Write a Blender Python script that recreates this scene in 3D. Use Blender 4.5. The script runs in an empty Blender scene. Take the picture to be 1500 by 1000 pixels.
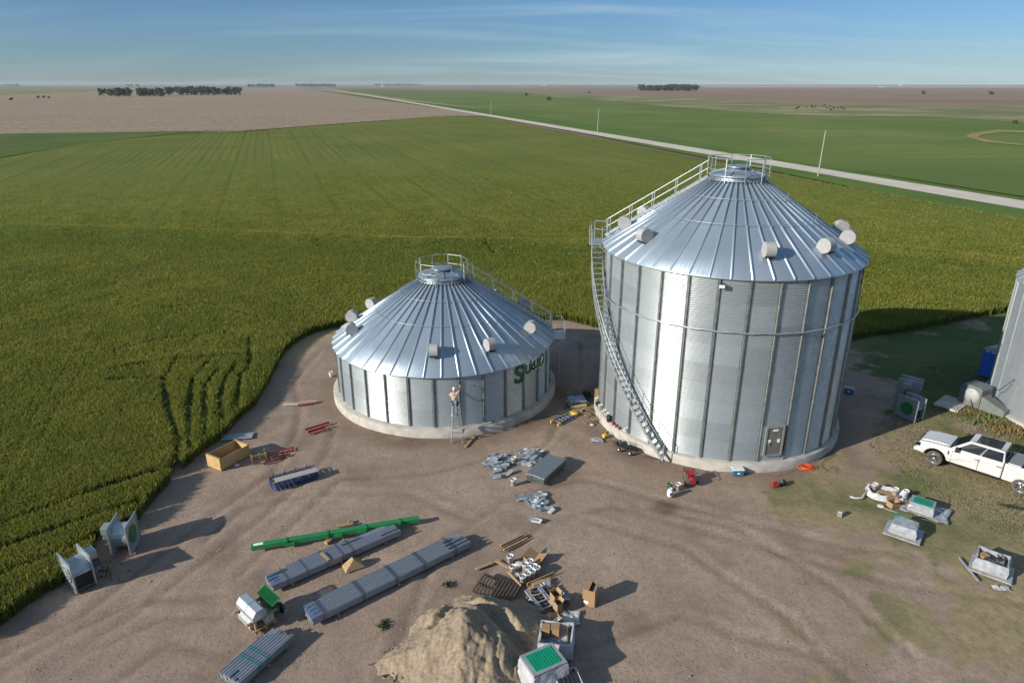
import bpy, bmesh, math, random
import numpy as np
from mathutils import Vector, Matrix, Euler, noise
random.seed(7); rng = np.random.default_rng(7)
C = bpy.context.scene.collection
R = math.radians
# ------------------------------------------------------------------ camera, sky, sun, exposure
CAM_H = 20.0; FPX = 1000.0; TH = math.atan(0.376)
cam = bpy.data.cameras.new('camera'); camo = bpy.data.objects.new('camera', cam); C.objects.link(camo)
camo.location = (0, 0, CAM_H); camo.rotation_euler = (math.pi/2 - TH, 0, 0)
cam.sensor_width = 36; cam.lens = 24.0; cam.clip_start = 0.2; cam.clip_end = 80000
sc = bpy.context.scene; sc.camera = camo
sc.view_settings.view_transform = 'Standard'; sc.view_settings.look = 'None'
sc.view_settings.exposure = 1.12; sc.view_settings.gamma = 1
SUN_EL = R(22.0); SUN_AZ = R(208.5)          # direction towards the sun, measured from +X
world = bpy.data.worlds.new('World'); sc.world = world; world.use_nodes = True
wn = world.node_tree.nodes; wl = world.node_tree.links; wn.clear()
def wnode(t, **k):
    n = wn.new(t)
    for a, b in k.items(): setattr(n, a, b)
    return n
sky = wnode('ShaderNodeTexSky', sky_type='NISHITA', sun_disc=False, sun_elevation=SUN_EL, sun_rotation=math.pi/2 - SUN_AZ,
            altitude=500, air_density=1.0, dust_density=0.25, ozone_density=3.0)
geo = wnode('ShaderNodeTexCoord')
sep = wnode('ShaderNodeSeparateXYZ'); wl.new(geo.outputs['Generated'], sep.inputs[0])
zz = wnode('ShaderNodeMath', operation='ADD'); zz.inputs[1].default_value = 0.10; wl.new(sep.outputs['Z'], zz.inputs[0])
zm = wnode('ShaderNodeMath', operation='MAXIMUM'); zm.inputs[1].default_value = 0.03; wl.new(zz.outputs[0], zm.inputs[0])
dx = wnode('ShaderNodeMath', operation='DIVIDE'); wl.new(sep.outputs['X'], dx.inputs[0]); wl.new(zm.outputs[0], dx.inputs[1])
dy = wnode('ShaderNodeMath', operation='DIVIDE'); wl.new(sep.outputs['Y'], dy.inputs[0]); wl.new(zm.outputs[0], dy.inputs[1])
cmb = wnode('ShaderNodeCombineXYZ'); wl.new(dx.outputs[0], cmb.inputs[0]); wl.new(dy.outputs[0], cmb.inputs[1])
mp = wnode('ShaderNodeMapping'); mp.inputs['Rotation'].default_value = (0, 0, R(-14)); mp.inputs['Scale'].default_value = (0.35, 1.1, 1)
mp.inputs['Location'].default_value = (11.3, 4.2, 0)
wl.new(cmb.outputs[0], mp.inputs[0])
cn = wnode('ShaderNodeTexNoise'); cn.inputs['Scale'].default_value = 0.85; cn.inputs['Detail'].default_value = 7
cn.inputs['Roughness'].default_value = 0.55; cn.inputs['Distortion'].default_value = 0.7; wl.new(mp.outputs[0], cn.inputs[0])
cr = wnode('ShaderNodeMapRange'); cr.inputs['From Min'].default_value = 0.47; cr.inputs['From Max'].default_value = 0.80
cr.inputs['To Max'].default_value = 0.6; wl.new(cn.outputs[0], cr.inputs[0])
cmix = wnode('ShaderNodeMixRGB'); cmix.inputs[2].default_value = (3.7, 4.8, 5.5, 1)
xr = wnode('ShaderNodeMapRange'); xr.inputs['From Min'].default_value = -0.45; xr.inputs['From Max'].default_value = 0.25; xr.inputs['To Min'].default_value = 0.25; xr.inputs['To Max'].default_value = 1.0; wl.new(sep.outputs['X'], xr.inputs[0])
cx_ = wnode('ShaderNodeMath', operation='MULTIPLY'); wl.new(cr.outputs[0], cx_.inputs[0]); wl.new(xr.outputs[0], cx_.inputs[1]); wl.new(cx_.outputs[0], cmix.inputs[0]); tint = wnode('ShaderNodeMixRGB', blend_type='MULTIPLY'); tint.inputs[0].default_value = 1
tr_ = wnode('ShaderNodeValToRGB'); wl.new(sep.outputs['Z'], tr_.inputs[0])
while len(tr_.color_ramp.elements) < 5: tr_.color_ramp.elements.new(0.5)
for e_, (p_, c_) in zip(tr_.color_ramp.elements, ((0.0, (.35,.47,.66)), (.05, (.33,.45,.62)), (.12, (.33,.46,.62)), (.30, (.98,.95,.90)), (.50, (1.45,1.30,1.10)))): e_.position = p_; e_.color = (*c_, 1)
wl.new(tr_.outputs[0], tint.inputs[2])  # tint by elevation; sky above the view is brightened to lift shadow fill
 
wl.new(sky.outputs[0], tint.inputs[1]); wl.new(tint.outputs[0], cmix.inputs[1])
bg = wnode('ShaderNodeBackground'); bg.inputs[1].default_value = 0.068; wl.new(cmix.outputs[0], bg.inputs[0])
wo = wnode('ShaderNodeOutputWorld'); wl.new(bg.outputs[0], wo.inputs[0])
sl = bpy.data.lights.new('sun', 'SUN'); sl.energy = 3.15; sl.angle = R(0.5); sl.color = (1, 0.93, 0.80)
so = bpy.data.objects.new('sun', sl); C.objects.link(so)
sd = Vector((math.cos(SUN_AZ)*math.cos(SUN_EL), math.sin(SUN_AZ)*math.cos(SUN_EL), math.sin(SUN_EL)))
so.rotation_euler = sd.to_track_quat('Z', 'Y').to_euler()
# ------------------------------------------------------------------ helpers
def G(px, py, z=0.0):
    """point at height z seen at a pixel of the 1500x1000 survey photo"""
    u = (px-750)/FPX; v = (500-py)/FPX; c, s = math.cos(TH), math.sin(TH)
    d = Vector((u, c+v*s, -s+v*c)); t = (z-CAM_H)/d.z
    return Vector((d.x*t, d.y*t, z))
def bear(a, b):
    return math.atan2(b.y-a.y, b.x-a.x)
class MB:
    def __init__(s): s.v = []; s.f = []; s.m = []; s.sm = []; s.X = Matrix(); s.mi = 0; s.smooth = False
    def add(s, vs, fs, mi=None, smooth=None):
        n = len(s.v); X = s.X
        s.v += [tuple(X @ Vector(p)) for p in vs]
        s.f += [tuple(i+n for i in f) for f in fs]
        s.m += [s.mi if mi is None else mi]*len(fs); s.sm += [s.smooth if smooth is None else smooth]*len(fs)
        return s
    def box(s, c, d, rz=0, M=None, taper=1.0, mi=None):
        x, y, z = d[0]/2, d[1]/2, d[2]/2; t = taper
        vs = [Vector(p) for p in ((-x,-y,-z),(x,-y,-z),(x,y,-z),(-x,y,-z),(-x*t,-y*t,z),(x*t,-y*t,z),(x*t,y*t,z),(-x*t,y*t,z))]
        m = Matrix.Translation(Vector(c)) @ (M.to_4x4() if M else Matrix.Rotation(rz, 4, 'Z'))
        return s.add([m @ p for p in vs], [(0,3,2,1),(4,5,6,7),(0,1,5,4),(1,2,6,5),(2,3,7,6),(3,0,4,7)], mi, False)
    def beam(s, a, b, w, h, mi=None):
        a = Vector(a); b = Vector(b); d = b-a; L = d.length
        q = d.to_track_quat('X', 'Z'); return s.box((a+b)/2, (L, w, h), M=q.to_matrix(), mi=mi)
    def tube(s, a, b, r, n=8, r2=None, caps=True, mi=None):
        a = Vector(a); b = Vector(b); r2 = r if r2 is None else r2
        q = (b-a).to_track_quat('Z', 'Y'); vs = []
        for k, (p, rr) in enumerate(((a, r), (b, r2))):
            for i in range(n):
                t = 2*math.pi*i/n; vs.append(p + q @ Vector((rr*math.cos(t), rr*math.sin(t), 0)))
        s.add(vs, [(i, (i+1) % n, n+(i+1) % n, n+i) for i in range(n)], mi, True)
        if caps: s.add(vs, [tuple(range(n-1, -1, -1)), tuple(range(n, 2*n))], mi, False)
        return s
    def path(s, pts, r, n=6, mi=None, closed=False):
        pts = [Vector(p) for p in pts]; vs = []; N = len(pts)
        for i, p in enumerate(pts):
            if closed: t = pts[(i+1) % N]-pts[i-1]
            else: t = pts[min(i+1, N-1)]-pts[max(i-1, 0)]
            t.normalize(); u = t.cross(Vector((0, 0, 1)))
            if u.length < 1e-3: u = Vector((1, 0, 0))
            u.normalize(); w = u.cross(t)
            for k in range(n):
                a = 2*math.pi*k/n; vs.append(p + u*r*math.cos(a) + w*r*math.sin(a))
        fs = []
        for i in range(N if closed else N-1):
            j = (i+1) % N
            for k in range(n): fs.append((i*n+k, i*n+(k+1) % n, j*n+(k+1) % n, j*n+k))
        if not closed: fs += [tuple(range(n)), tuple(range((N-1)*n+n-1, (N-1)*n-1, -1))]
        return s.add(vs, fs, mi, True)
    def lathe(s, prof, n=24, c=(0,0,0), mi=None, smooth=True, M=None):
        vs = []; c = Vector(c)
        for r, z in prof:
            for i in range(n):
                t = 2*math.pi*i/n; p = Vector((r*math.cos(t), r*math.sin(t), z))
                vs.append((M @ p if M else p) + c)
        fs = [(j*n+i, j*n+(i+1) % n, (j+1)*n+(i+1) % n, (j+1)*n+i) for j in range(len(prof)-1) for i in range(n)]
        if prof[0][0] > 1e-4 and False: pass
        return s.add(vs, fs, mi, smooth)
    def prism(s, poly, y0, y1, axis='Y', mi=None, smooth=False):
        """poly in the plane normal to axis, extruded y0..y1"""
        n = len(poly)
        def P(p, t):
            return (p[0], t, p[1]) if axis == 'Y' else ((t, p[0], p[1]) if axis == 'X' else (p[0], p[1], t))
        vs = [P(p, y0) for p in poly]+[P(p, y1) for p in poly]
        return s.add(vs, [(i, (i+1) % n, n+(i+1) % n, n+i) for i in range(n)]+[tuple(range(n-1, -1, -1)), tuple(range(n, 2*n))], mi, smooth)
    def build(s, name, mats, parent=None, bevel=0, fix=True):
        me = bpy.data.meshes.new(name); me.from_pydata(s.v, [], s.f)
        if not isinstance(mats, (list, tuple)): mats = [mats]
        for m in mats: me.materials.append(m)
        me.polygons.foreach_set('material_index', s.m); me.polygons.foreach_set('use_smooth', s.sm)
        if fix:
            bm = bmesh.new(); bm.from_mesh(me); bmesh.ops.recalc_face_normals(bm, faces=bm.faces); bm.to_mesh(me); bm.free()
        me.update()
        o = bpy.data.objects.new(name, me); C.objects.link(o)
        if parent: o.parent = parent
        if bevel:
            b = o.modifiers.new('bevel', 'BEVEL'); b.width = bevel; b.segments = 2; b.limit_method = 'ANGLE'
        return o
def tag(o, label=None, cat=None, group=None, kind=None):
    if label: o['label'] = label
    if cat: o['category'] = cat
    if group: o['group'] = group
    if kind: o['kind'] = kind
    return o
def empty(name, loc, rz=0, label=None, cat=None, group=None):
    o = bpy.data.objects.new(name, None); C.objects.link(o); o.location = loc; o.rotation_euler = (0, 0, rz)
    o.empty_display_size = 0.2
    return tag(o, label, cat, group)
def copy_tree(o, parent=None):
    c = o.copy(); C.objects.link(c); c.parent = parent
    if parent is None: c.matrix_parent_inverse = Matrix()
    for ch in list(o.children): copy_tree(ch, c)
    return c
# ------------------------------------------------------------------ materials
def mat(name, col, rough=0.6, metal=0.0, col2=None, nscale=4.0, bump=0.0, bscale=30.0, mixlo=0.35, mixhi=0.65, aniso=None, spec=None, transm=0, alpha=1, coat=0, detail=5, useobj=True, rvar=0.0):
    m = bpy.data.materials.new(name); m.use_nodes = True; nt = m.node_tree; n = nt.nodes; l = nt.links
    b = n['Principled BSDF']; b.inputs['Base Color'].default_value = (*col, 1); b.inputs['Roughness'].default_value = rough
    b.inputs['Metallic'].default_value = metal
    if spec is not None: b.inputs['Specular IOR Level'].default_value = spec
    if transm: b.inputs['Transmission Weight'].default_value = transm
    if coat: b.inputs['Coat Weight'].default_value = coat
    b.inputs['Alpha'].default_value = alpha
    tc = n.new('ShaderNodeTexCoord'); mpn = n.new('ShaderNodeMapping'); l.new(tc.outputs['Object'], mpn.inputs[0])
    if aniso: mpn.inputs['Scale'].default_value = aniso
    if col2 is not None or rvar:
        t = n.new('ShaderNodeTexNoise'); t.inputs['Scale'].default_value = nscale; t.inputs['Detail'].default_value = detail; l.new(mpn.outputs[0], t.inputs[0])
        mr = n.new('ShaderNodeMapRange'); mr.inputs['From Min'].default_value = mixlo; mr.inputs['From Max'].default_value = mixhi; l.new(t.outputs[0], mr.inputs[0])
        if col2 is not None:
            mx = n.new('ShaderNodeMixRGB'); mx.inputs[1].default_value = (*col, 1); mx.inputs[2].default_value = (*col2, 1)
            l.new(mr.outputs[0], mx.inputs[0]); l.new(mx.outputs[0], b.inputs['Base Color'])
        if rvar:
            rr = n.new('ShaderNodeMapRange'); rr.inputs['To Min'].default_value = rough-rvar; rr.inputs['To Max'].default_value = rough+rvar
            l.new(mr.outputs[0], rr.inputs[0]); l.new(rr.outputs[0], b.inputs['Roughness'])
    if bump:
        t2 = n.new('ShaderNodeTexNoise'); t2.inputs['Scale'].default_value = bscale; t2.inputs['Detail'].default_value = 4; l.new(mpn.outputs[0], t2.inputs[0])
        bp = n.new('ShaderNodeBump'); bp.inputs['Strength'].default_value = bump; bp.inputs['Distance'].default_value = 0.02
        l.new(t2.outputs[0], bp.inputs['Height']); l.new(bp.outputs[0], b.inputs['Normal'])
    return m
def tone_attr(m, name='tone', lo=0.88, hi=1.08):
    """multiply base colour with a per-face value (sheet to sheet differences of the coating)"""
    nt = m.node_tree; n = nt.nodes; l = nt.links; b = n['Principled BSDF']
    at = n.new('ShaderNodeAttribute'); at.attribute_name = name
    mr = n.new('ShaderNodeMapRange'); mr.inputs['To Min'].default_value = lo; mr.inputs['To Max'].default_value = hi; l.new(at.outputs['Fac'], mr.inputs[0])
    mx = n.new('ShaderNodeMixRGB'); mx.blend_type = 'MULTIPLY'; mx.inputs[0].default_value = 1
    if b.inputs['Base Color'].is_linked: l.new(b.inputs['Base Color'].links[0].from_socket, mx.inputs[1])
    else: mx.inputs[1].default_value = b.inputs['Base Color'].default_value
    l.new(mr.outputs[0], mx.inputs[2]); l.new(mx.outputs[0], b.inputs['Base Color']); return m
M = {}
M['wall'] = tone_attr(mat('galvanised_wall', (0.40,0.43,0.44), 0.36, 0.62, (0.35,0.38,0.39), 2.5, bump=0.05, bscale=40, rvar=0.05))
M['wall_old'] = mat('weathered_wall', (0.34,0.365,0.385), 0.5, 0.55, (0.28,0.305,0.325), 1.5, rvar=0.08)
M['roof'] = tone_attr(mat('galvanised_roof', (0.35,0.42,0.485), 0.40, 0.6, (0.32,0.385,0.45), 1.2, rvar=0.07), lo=0.86, hi=1.08)
M['stiff'] = mat('galvanised_stiffener', (0.24,0.26,0.26), 0.5, 0.8, (0.17,0.19,0.19), 3.0)
M['steel'] = mat('galvanised_steel', (0.36,0.40,0.42), 0.45, 0.7, (0.45,0.48,0.50), 6.0)
M['steel_dull'] = mat('dull_zinc', (0.36,0.39,0.42), 0.6, 0.4, (0.26,0.29,0.32), 8.0)
M['vent'] = mat('grey_vent_plastic', (0.34,0.335,0.34), 0.65, 0.05, (0.29,0.29,0.295), 5)
M['concrete'] = mat('concrete', (0.40,0.38,0.345), 0.9, 0, (0.29,0.265,0.235), 1.6, bump=0.4, bscale=18, detail=8)
M['rubber'] = mat('rubber', (0.02,0.02,0.022), 0.85)
M['black'] = mat('black_plastic', (0.012,0.012,0.014), 0.5)
M['white'] = mat('white_plastic', (0.62,0.62,0.60), 0.45, 0, (0.54,0.53,0.51), 3)
M['green'] = mat('green_paint', (0.015,0.20,0.06), 0.4, 0, (0.02,0.15,0.05), 4)
M['green2'] = mat('green_panel', (0.0,0.25,0.13), 0.45, 0, (0.0,0.21,0.11), 4)
M['red'] = mat('red_paint', (0.33,0.02,0.025), 0.5, 0, (0.22,0.018,0.02), 5)
M['blue'] = mat('blue_paint', (0.012,0.03,0.13), 0.5, 0, (0.010,0.025,0.09), 5)
M['blue_mark'] = mat('blue_spray_paint', (0.05,0.16,0.42), 0.7)
M['toilet'] = mat('blue_moulded_plastic', (0.015,0.11,0.50), 0.45, 0, (0.012,0.09,0.42), 3)
M['wood'] = mat('pine_board', (0.36,0.245,0.125), 0.75, 0, (0.27,0.175,0.085), 3, aniso=(1,6,6), bump=0.2)
M['ply'] = mat('plywood', (0.46,0.315,0.14), 0.7, 0, (0.37,0.245,0.105), 2, aniso=(1,1,4))
M['oldwood'] = mat('weathered_wood', (0.12,0.085,0.06), 0.85, 0, (0.07,0.05,0.035), 4, bump=0.3)
M['card'] = mat('cardboard', (0.30,0.19,0.105), 0.85, 0, (0.29,0.175,0.09), 3)
M['wrap'] = mat('stretch_wrap', (0.33,0.35,0.38), 0.22, 0, (0.22,0.24,0.27), 5, bump=0.9, bscale=7)
M['wrapw'] = mat('white_plastic_sheet', (0.46,0.46,0.48), 0.3, 0, (0.33,0.34,0.37), 4, bump=0.9, bscale=7)
M['orange'] = mat('orange_jacket', (0.65,0.10,0.015), 0.5)
M['yellow'] = mat('yellow_paint', (0.70,0.42,0.03), 0.5)
M['band'] = mat('steel_strap', (0.03,0.03,0.035), 0.5, 0.3)
M['bund'] = mat('bundle_galvanised', (0.29,0.32,0.37), 0.5, 0.45, (0.23,0.26,0.31), 3, aniso=(0.4,5,5))
M['carpaint'] = mat('white_car_paint', (0.52,0.52,0.515), 0.32, 0, (0.47,0.465,0.455), 3, coat=0.6)
M['glass'] = mat('tinted_glass', (0.008,0.010,0.012), 0.12, 0, spec=0.35)
M['chrome'] = mat('bright_alloy', (0.45,0.45,0.46), 0.3, 0.9)
M['darkgrey'] = mat('dark_grey_plastic', (0.06,0.065,0.07), 0.55)
M['tyre'] = mat('dusty_tyre', (0.10,0.095,0.088), 0.9, 0, (0.05,0.048,0.045), 5)
M['cooler'] = mat('blue_cooler_body', (0.02,0.12,0.22), 0.5)
M['bark'] = mat('bark', (0.10,0.075,0.055), 0.9, 0, (0.06,0.045,0.035), 8)
M['leaf1'] = mat('foliage_dark', (0.022,0.046,0.012), 0.7, 0, (0.045,0.080,0.020), 0.6)
M['leaf2'] = mat('foliage_olive', (0.032,0.055,0.013), 0.7, 0, (0.06,0.090,0.022), 0.6)
M['pole'] = mat('weathered_pole', (0.36,0.33,0.29), 0.9, 0, (0.26,0.23,0.20), 5)
M['hide'] = mat('black_cattle_hide', (0.012,0.01,0.009), 0.7)
M['weed'] = mat('weed_green', (0.06,0.10,0.025), 0.8, 0, (0.10,0.11,0.035), 3)
M['weedr'] = mat('weed_rusty', (0.26,0.12,0.05), 0.85, 0, (0.14,0.12,0.04), 2)
M['label'] = mat('paper_label', (0.75,0.75,0.73), 0.7)
M['label_blue'] = mat('blue_label', (0.03,0.04,0.22), 0.6)
# ------------------------------------------------------------------ ground
def inpoly(P, poly):
    x, y = P[:, 0], P[:, 1]; r = np.zeros(len(P), bool); n = len(poly)
    for i in range(n):
        x1, y1 = poly[i]; x2, y2 = poly[(i+1) % n]
        c = ((y1 > y) != (y2 > y)) & (x < (x2-x1)*(y-y1)/((y2-y1) if y2 != y1 else 1e-9)+x1); r ^= c
    return r
def polydist(P, poly, closed=True):
    d = np.full(len(P), 1e9); n = len(poly)
    for i in range(n if closed else n-1):
        a = np.array(poly[i]); b = np.array(poly[(i+1) % n]); ab = b-a
        t = np.clip(((P-a)@ab)/max(ab@ab, 1e-9), 0, 1); q = a+t[:, None]*ab
        d = np.minimum(d, np.hypot(*(P-q).T))
    return d
def gp(pts, z=0.0): return [tuple(G(x, y, z)[:2]) for x, y in pts]
_perm = rng.permutation(512)
def vnoise(x, y, sc_, seed=0):
    """smooth value noise, numpy"""
    x = x/sc_+seed*17.3; y = y/sc_+seed*9.1; xi = np.floor(x).astype(int); yi = np.floor(y).astype(int); fx = x-xi; fy = y-yi
    fx = fx*fx*(3-2*fx); fy = fy*fy*(3-2*fy)
    h = lambda a, b: _perm[(_perm[a & 511]+b) & 511]/511.0
    return (h(xi, yi)*(1-fx)+h(xi+1, yi)*fx)*(1-fy)+(h(xi, yi+1)*(1-fx)+h(xi+1, yi+1)*fx)*fy
def fbm(x, y, s, o=4, seed=0):
    r = 0; a = 1; t = 0
    for k in range(o): r = r+a*vnoise(x, y, s/2**k, seed+k); t += a; a *= 0.55
    return r/t
def fast_mesh(name, V, F, mats, parent=None, smooth=False, mi=None):
    me = bpy.data.meshes.new(name); V = np.asarray(V, np.float32); F = np.asarray(F, np.int32); k = F.shape[1]
    me.vertices.add(len(V)); me.vertices.foreach_set('co', V.ravel())
    me.loops.add(F.size); me.loops.foreach_set('vertex_index', F.ravel())
    me.polygons.add(len(F)); me.polygons.foreach_set('loop_start', np.arange(0, F.size, k, dtype=np.int32))
    if smooth: me.polygons.foreach_set('use_smooth', np.ones(len(F), bool))
    for m in (mats if isinstance(mats, (list, tuple)) else [mats]): me.materials.append(m)
    if mi is not None: me.polygons.foreach_set('material_index', np.asarray(mi, np.int32))
    me.update(calc_edges=True); o = bpy.data.objects.new(name, me); C.objects.link(o)
    if parent: o.parent = parent
    return o
WHEAT_EDGE = [(-260,1080),(0,914),(60,870),(92,853),(118,829),(144,797),(166,784),(199,762),(222,733),(262,690),(300,658),(325,640),(347,615),(372,594),(392,560),(412,521),(430,503),(455,489),(485,480),(560,470),(700,466),(830,469),(852,474),(872,479),(1000,492),(1130,500),(1243,498),(1330,484),(1400,470),(1480,455),(1640,436)]
WHEAT_FAR = [(1900,394),(1500,318),(1200,263.5),(1060,236.5),(900,206),(760,180),(722,171.5),(640,170),(330,193),(-300,202),(-700,300)]
wheat_poly = gp(WHEAT_EDGE)+gp(WHEAT_FAR, 0.9)
def terr(x, y):
    """terrace ridges across the crop"""
    h = np.zeros_like(x)
    for pts, w, a in (([(-300,338),(0,342),(300,352),(600,364),(860,368),(1260,372),(1500,398),(1700,420)], 2.2, 0.7),
                      ([(-300,255),(0,239),(120,217),(250,200),(350,194)], 9.0, 1.0)):
        h += a*np.exp(-(polydist(np.c_[x, y], gp(pts), False)/w)**2)*(1 if w < 5 else np.clip((G(210, 205).x-x)/40, 0, 1))
    return h
def zone_ground():
    xs = np.arange(-62, 74, 0.26); ys = np.arange(9, 92, 0.26)
    X, Y = np.meshgrid(xs, ys); x = X.ravel(); y = Y.ravel()
    n1 = fbm(x, y, 3.0, 4, 1); n2 = fbm(x, y, 0.9, 3, 5); n3 = fbm(x, y, 12, 3, 9)
    rut = np.zeros_like(x)
    tracks = [([(0,960),(120,900),(250,800),(330,740),(400,690),(430,640),(440,600),(430,560),(470,510)], 0.22),
              ([(60,980),(180,910),(300,820),(380,760),(450,700),(480,660),(490,620)], 0.22),
              ([(560,1000),(640,800),(760,720),(860,700),(1000,740),(1250,800),(1500,830)], 0.25),
              ([(640,1000),(720,830),(800,760),(900,740),(1050,780),(1300,850),(1500,880)], 0.25),
              ([(700,1000),(1000,900),(1200,960)], .22), ([(0,985),(90,930),(200,880),(330,870)], .2), ([(40,1010),(130,950),(240,905),(330,900)], .2), ([(150,1010),(250,940),(330,960),(420,900)], .2), ([(300,790),(360,740),(470,720),(600,720),(690,760)], .2), ([(860,760),(1000,800),(1150,900),(1250,1000)], .22), ([(930,740),(1080,770),(1230,860),(1340,960)], .22), ([(350,840),(500,700),(640,690),(800,650),(850,560),(850,500)], .22)]
    for pts, w in tracks:
        d = polydist(np.c_[x, y], gp(pts), False); rut += -np.exp(-(d/w)**2)+0.6*np.exp(-((d-0.42)/w)**2)
    z = -0.055+0.04*(n1-0.5)*2+0.025*(n2-0.5)*2+0.045*rut+rng.normal(0, 0.006, len(x))
    # cultivated rows and wheel churn at the left side of the yard
    P = np.c_[x, y]
    # grass: right hand side and behind the bins
    lawn = gp([(1235,660),(1180,705),(1130,735),(1165,800),(1240,860),(1330,930),(1400,1050),(1900,1100),(1900,430),(1480,455),(1400,470),(1330,484),(1243,498),(1240,540),(1300,570),(1330,600)])
    ins = inpoly(P, lawn); dd = polydist(P, lawn); sd_ = np.where(ins, dd, -dd)
    g = np.clip(0.5+sd_/6.5+(n1-0.5)*2.9+(n2-0.5)*1.2+(n3-.5)*1.2, 0, 1)
    green = np.clip((fbm(x, y, 4, 4, 21)-0.50)*5, 0, 1)
    green2 = gp([(1330,600),(1500,640),(1900,700),(1900,430),(1480,455),(1243,498),(1240,540)])
    gi = inpoly(P, green2); gd = polydist(P, green2); green = np.clip(np.clip(np.where(gi, 0.5+gd*0.3, 0.5-gd*0.16), 0, 1)*0.85+green*0.65+.06, 0, 1)
    g = np.clip(g+0.4*np.where(gi, np.clip(gd/2, 0, 1), 0), 0, 1)
    dry = gp([(1240,900),(1500,870),(1500,1000),(1300,1000)]); dd2 = np.where(inpoly(P, dry), polydist(P, dry), -polydist(P, dry)); green *= np.clip(0.6-dd2*0.15, 0.12, 1)
    # bare earth wedge round the pads
    bare = gp([(830,470),(1000,495),(1240,520),(1230,570),(1290,600),(1280,625),(1240,660),(1180,700),(1100,720),(700,700)])
    bi = np.where(inpoly(P, bare), polydist(P, bare), -polydist(P, bare)); g *= np.clip(0.5-(bi-0.3)*1.2, 0, 1)
    edge = polydist(P, wheat_poly); strip = np.clip(1.0-edge/2.2+(n1-0.5)*1.5, 0, 1)*np.clip((x-18)/3, 0, 1)
    g = np.clip(g+strip*0.7, 0, 1)
    straw = np.clip(1.3-polydist(P, gp([(425,520),(445,498),(480,485)]), False)/1.6+(n2-.5), 0, 1)*0.9
    dark = np.clip((fbm(x, y, 2.2, 4, 33)-0.52)*4, 0, 1)*0.35
    dark += 0.8*np.clip(1.25-polydist(P, gp([(972,742),(985,745),(992,738)]), False)/0.55+(n2-0.5)*2.4, 0, 1)
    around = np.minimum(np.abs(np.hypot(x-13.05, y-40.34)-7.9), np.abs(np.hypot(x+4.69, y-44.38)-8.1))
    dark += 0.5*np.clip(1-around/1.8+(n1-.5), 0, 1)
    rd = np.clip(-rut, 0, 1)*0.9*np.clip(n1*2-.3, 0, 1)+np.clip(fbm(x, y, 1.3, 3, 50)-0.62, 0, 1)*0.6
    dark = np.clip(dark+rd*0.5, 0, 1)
    z += g*0.02*(n2-0.5)
    nx = len(xs); ny = len(ys); idx = np.arange(nx*ny).reshape(ny, nx)
    F = np.c_[idx[:-1, :-1].ravel(), idx[:-1, 1:].ravel(), idx[1:, 1:].ravel(), idx[1:, :-1].ravel()]
    o = fast_mesh('yard_ground', np.c_[x, y, z], F, [mat_yard()], smooth=True)
    ca = o.data.attributes.new('zone', 'FLOAT_COLOR', 'POINT')
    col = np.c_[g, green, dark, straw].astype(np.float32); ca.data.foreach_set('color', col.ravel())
    return tag(o, kind='structure')
def nodes_of(m):
    m.use_nodes = True; return m.node_tree.nodes, m.node_tree.links, m.node_tree.nodes['Principled BSDF']
def mkramp(n, l, src, stops, interp='LINEAR'):
    r = n.new('ShaderNodeValToRGB'); l.new(src, r.inputs[0]); cr_ = r.color_ramp; cr_.interpolation = interp
    while len(cr_.elements) < len(stops): cr_.elements.new(0.5)
    for e, (p, c) in zip(cr_.elements, stops): e.position = p; e.color = (*c, 1)
    return r.outputs[0]
def ntex(n, l, vec, scale, detail=5, rough=0.5, dist=0.0, mscale=None, rot=0):
    if mscale:
        mp_ = n.new('ShaderNodeMapping'); mp_.inputs['Scale'].default_value = mscale; mp_.inputs['Rotation'].default_value = (0, 0, rot); l.new(vec, mp_.inputs[0]); vec = mp_.outputs[0]
        mp_.vector_type = 'TEXTURE' if False else 'POINT'
    t = n.new('ShaderNodeTexNoise'); t.inputs['Scale'].default_value = scale; t.inputs['Detail'].default_value = detail
    t.inputs['Roughness'].default_value = rough; t.inputs['Distortion'].default_value = dist; l.new(vec, t.inputs[0]); return t.outputs[0]
def mixc(n, l, fac, a, b, mode='MIX'):
    x = n.new('ShaderNodeMixRGB'); x.blend_type = mode
    for s_, v in ((x.inputs[0], fac), (x.inputs[1], a), (x.inputs[2], b)):
        if isinstance(v, (int, float)): s_.default_value = v
        elif isinstance(v, tuple): s_.default_value = (*v, 1)
        else: l.new(v, s_)
    return x.outputs[0]
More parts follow.
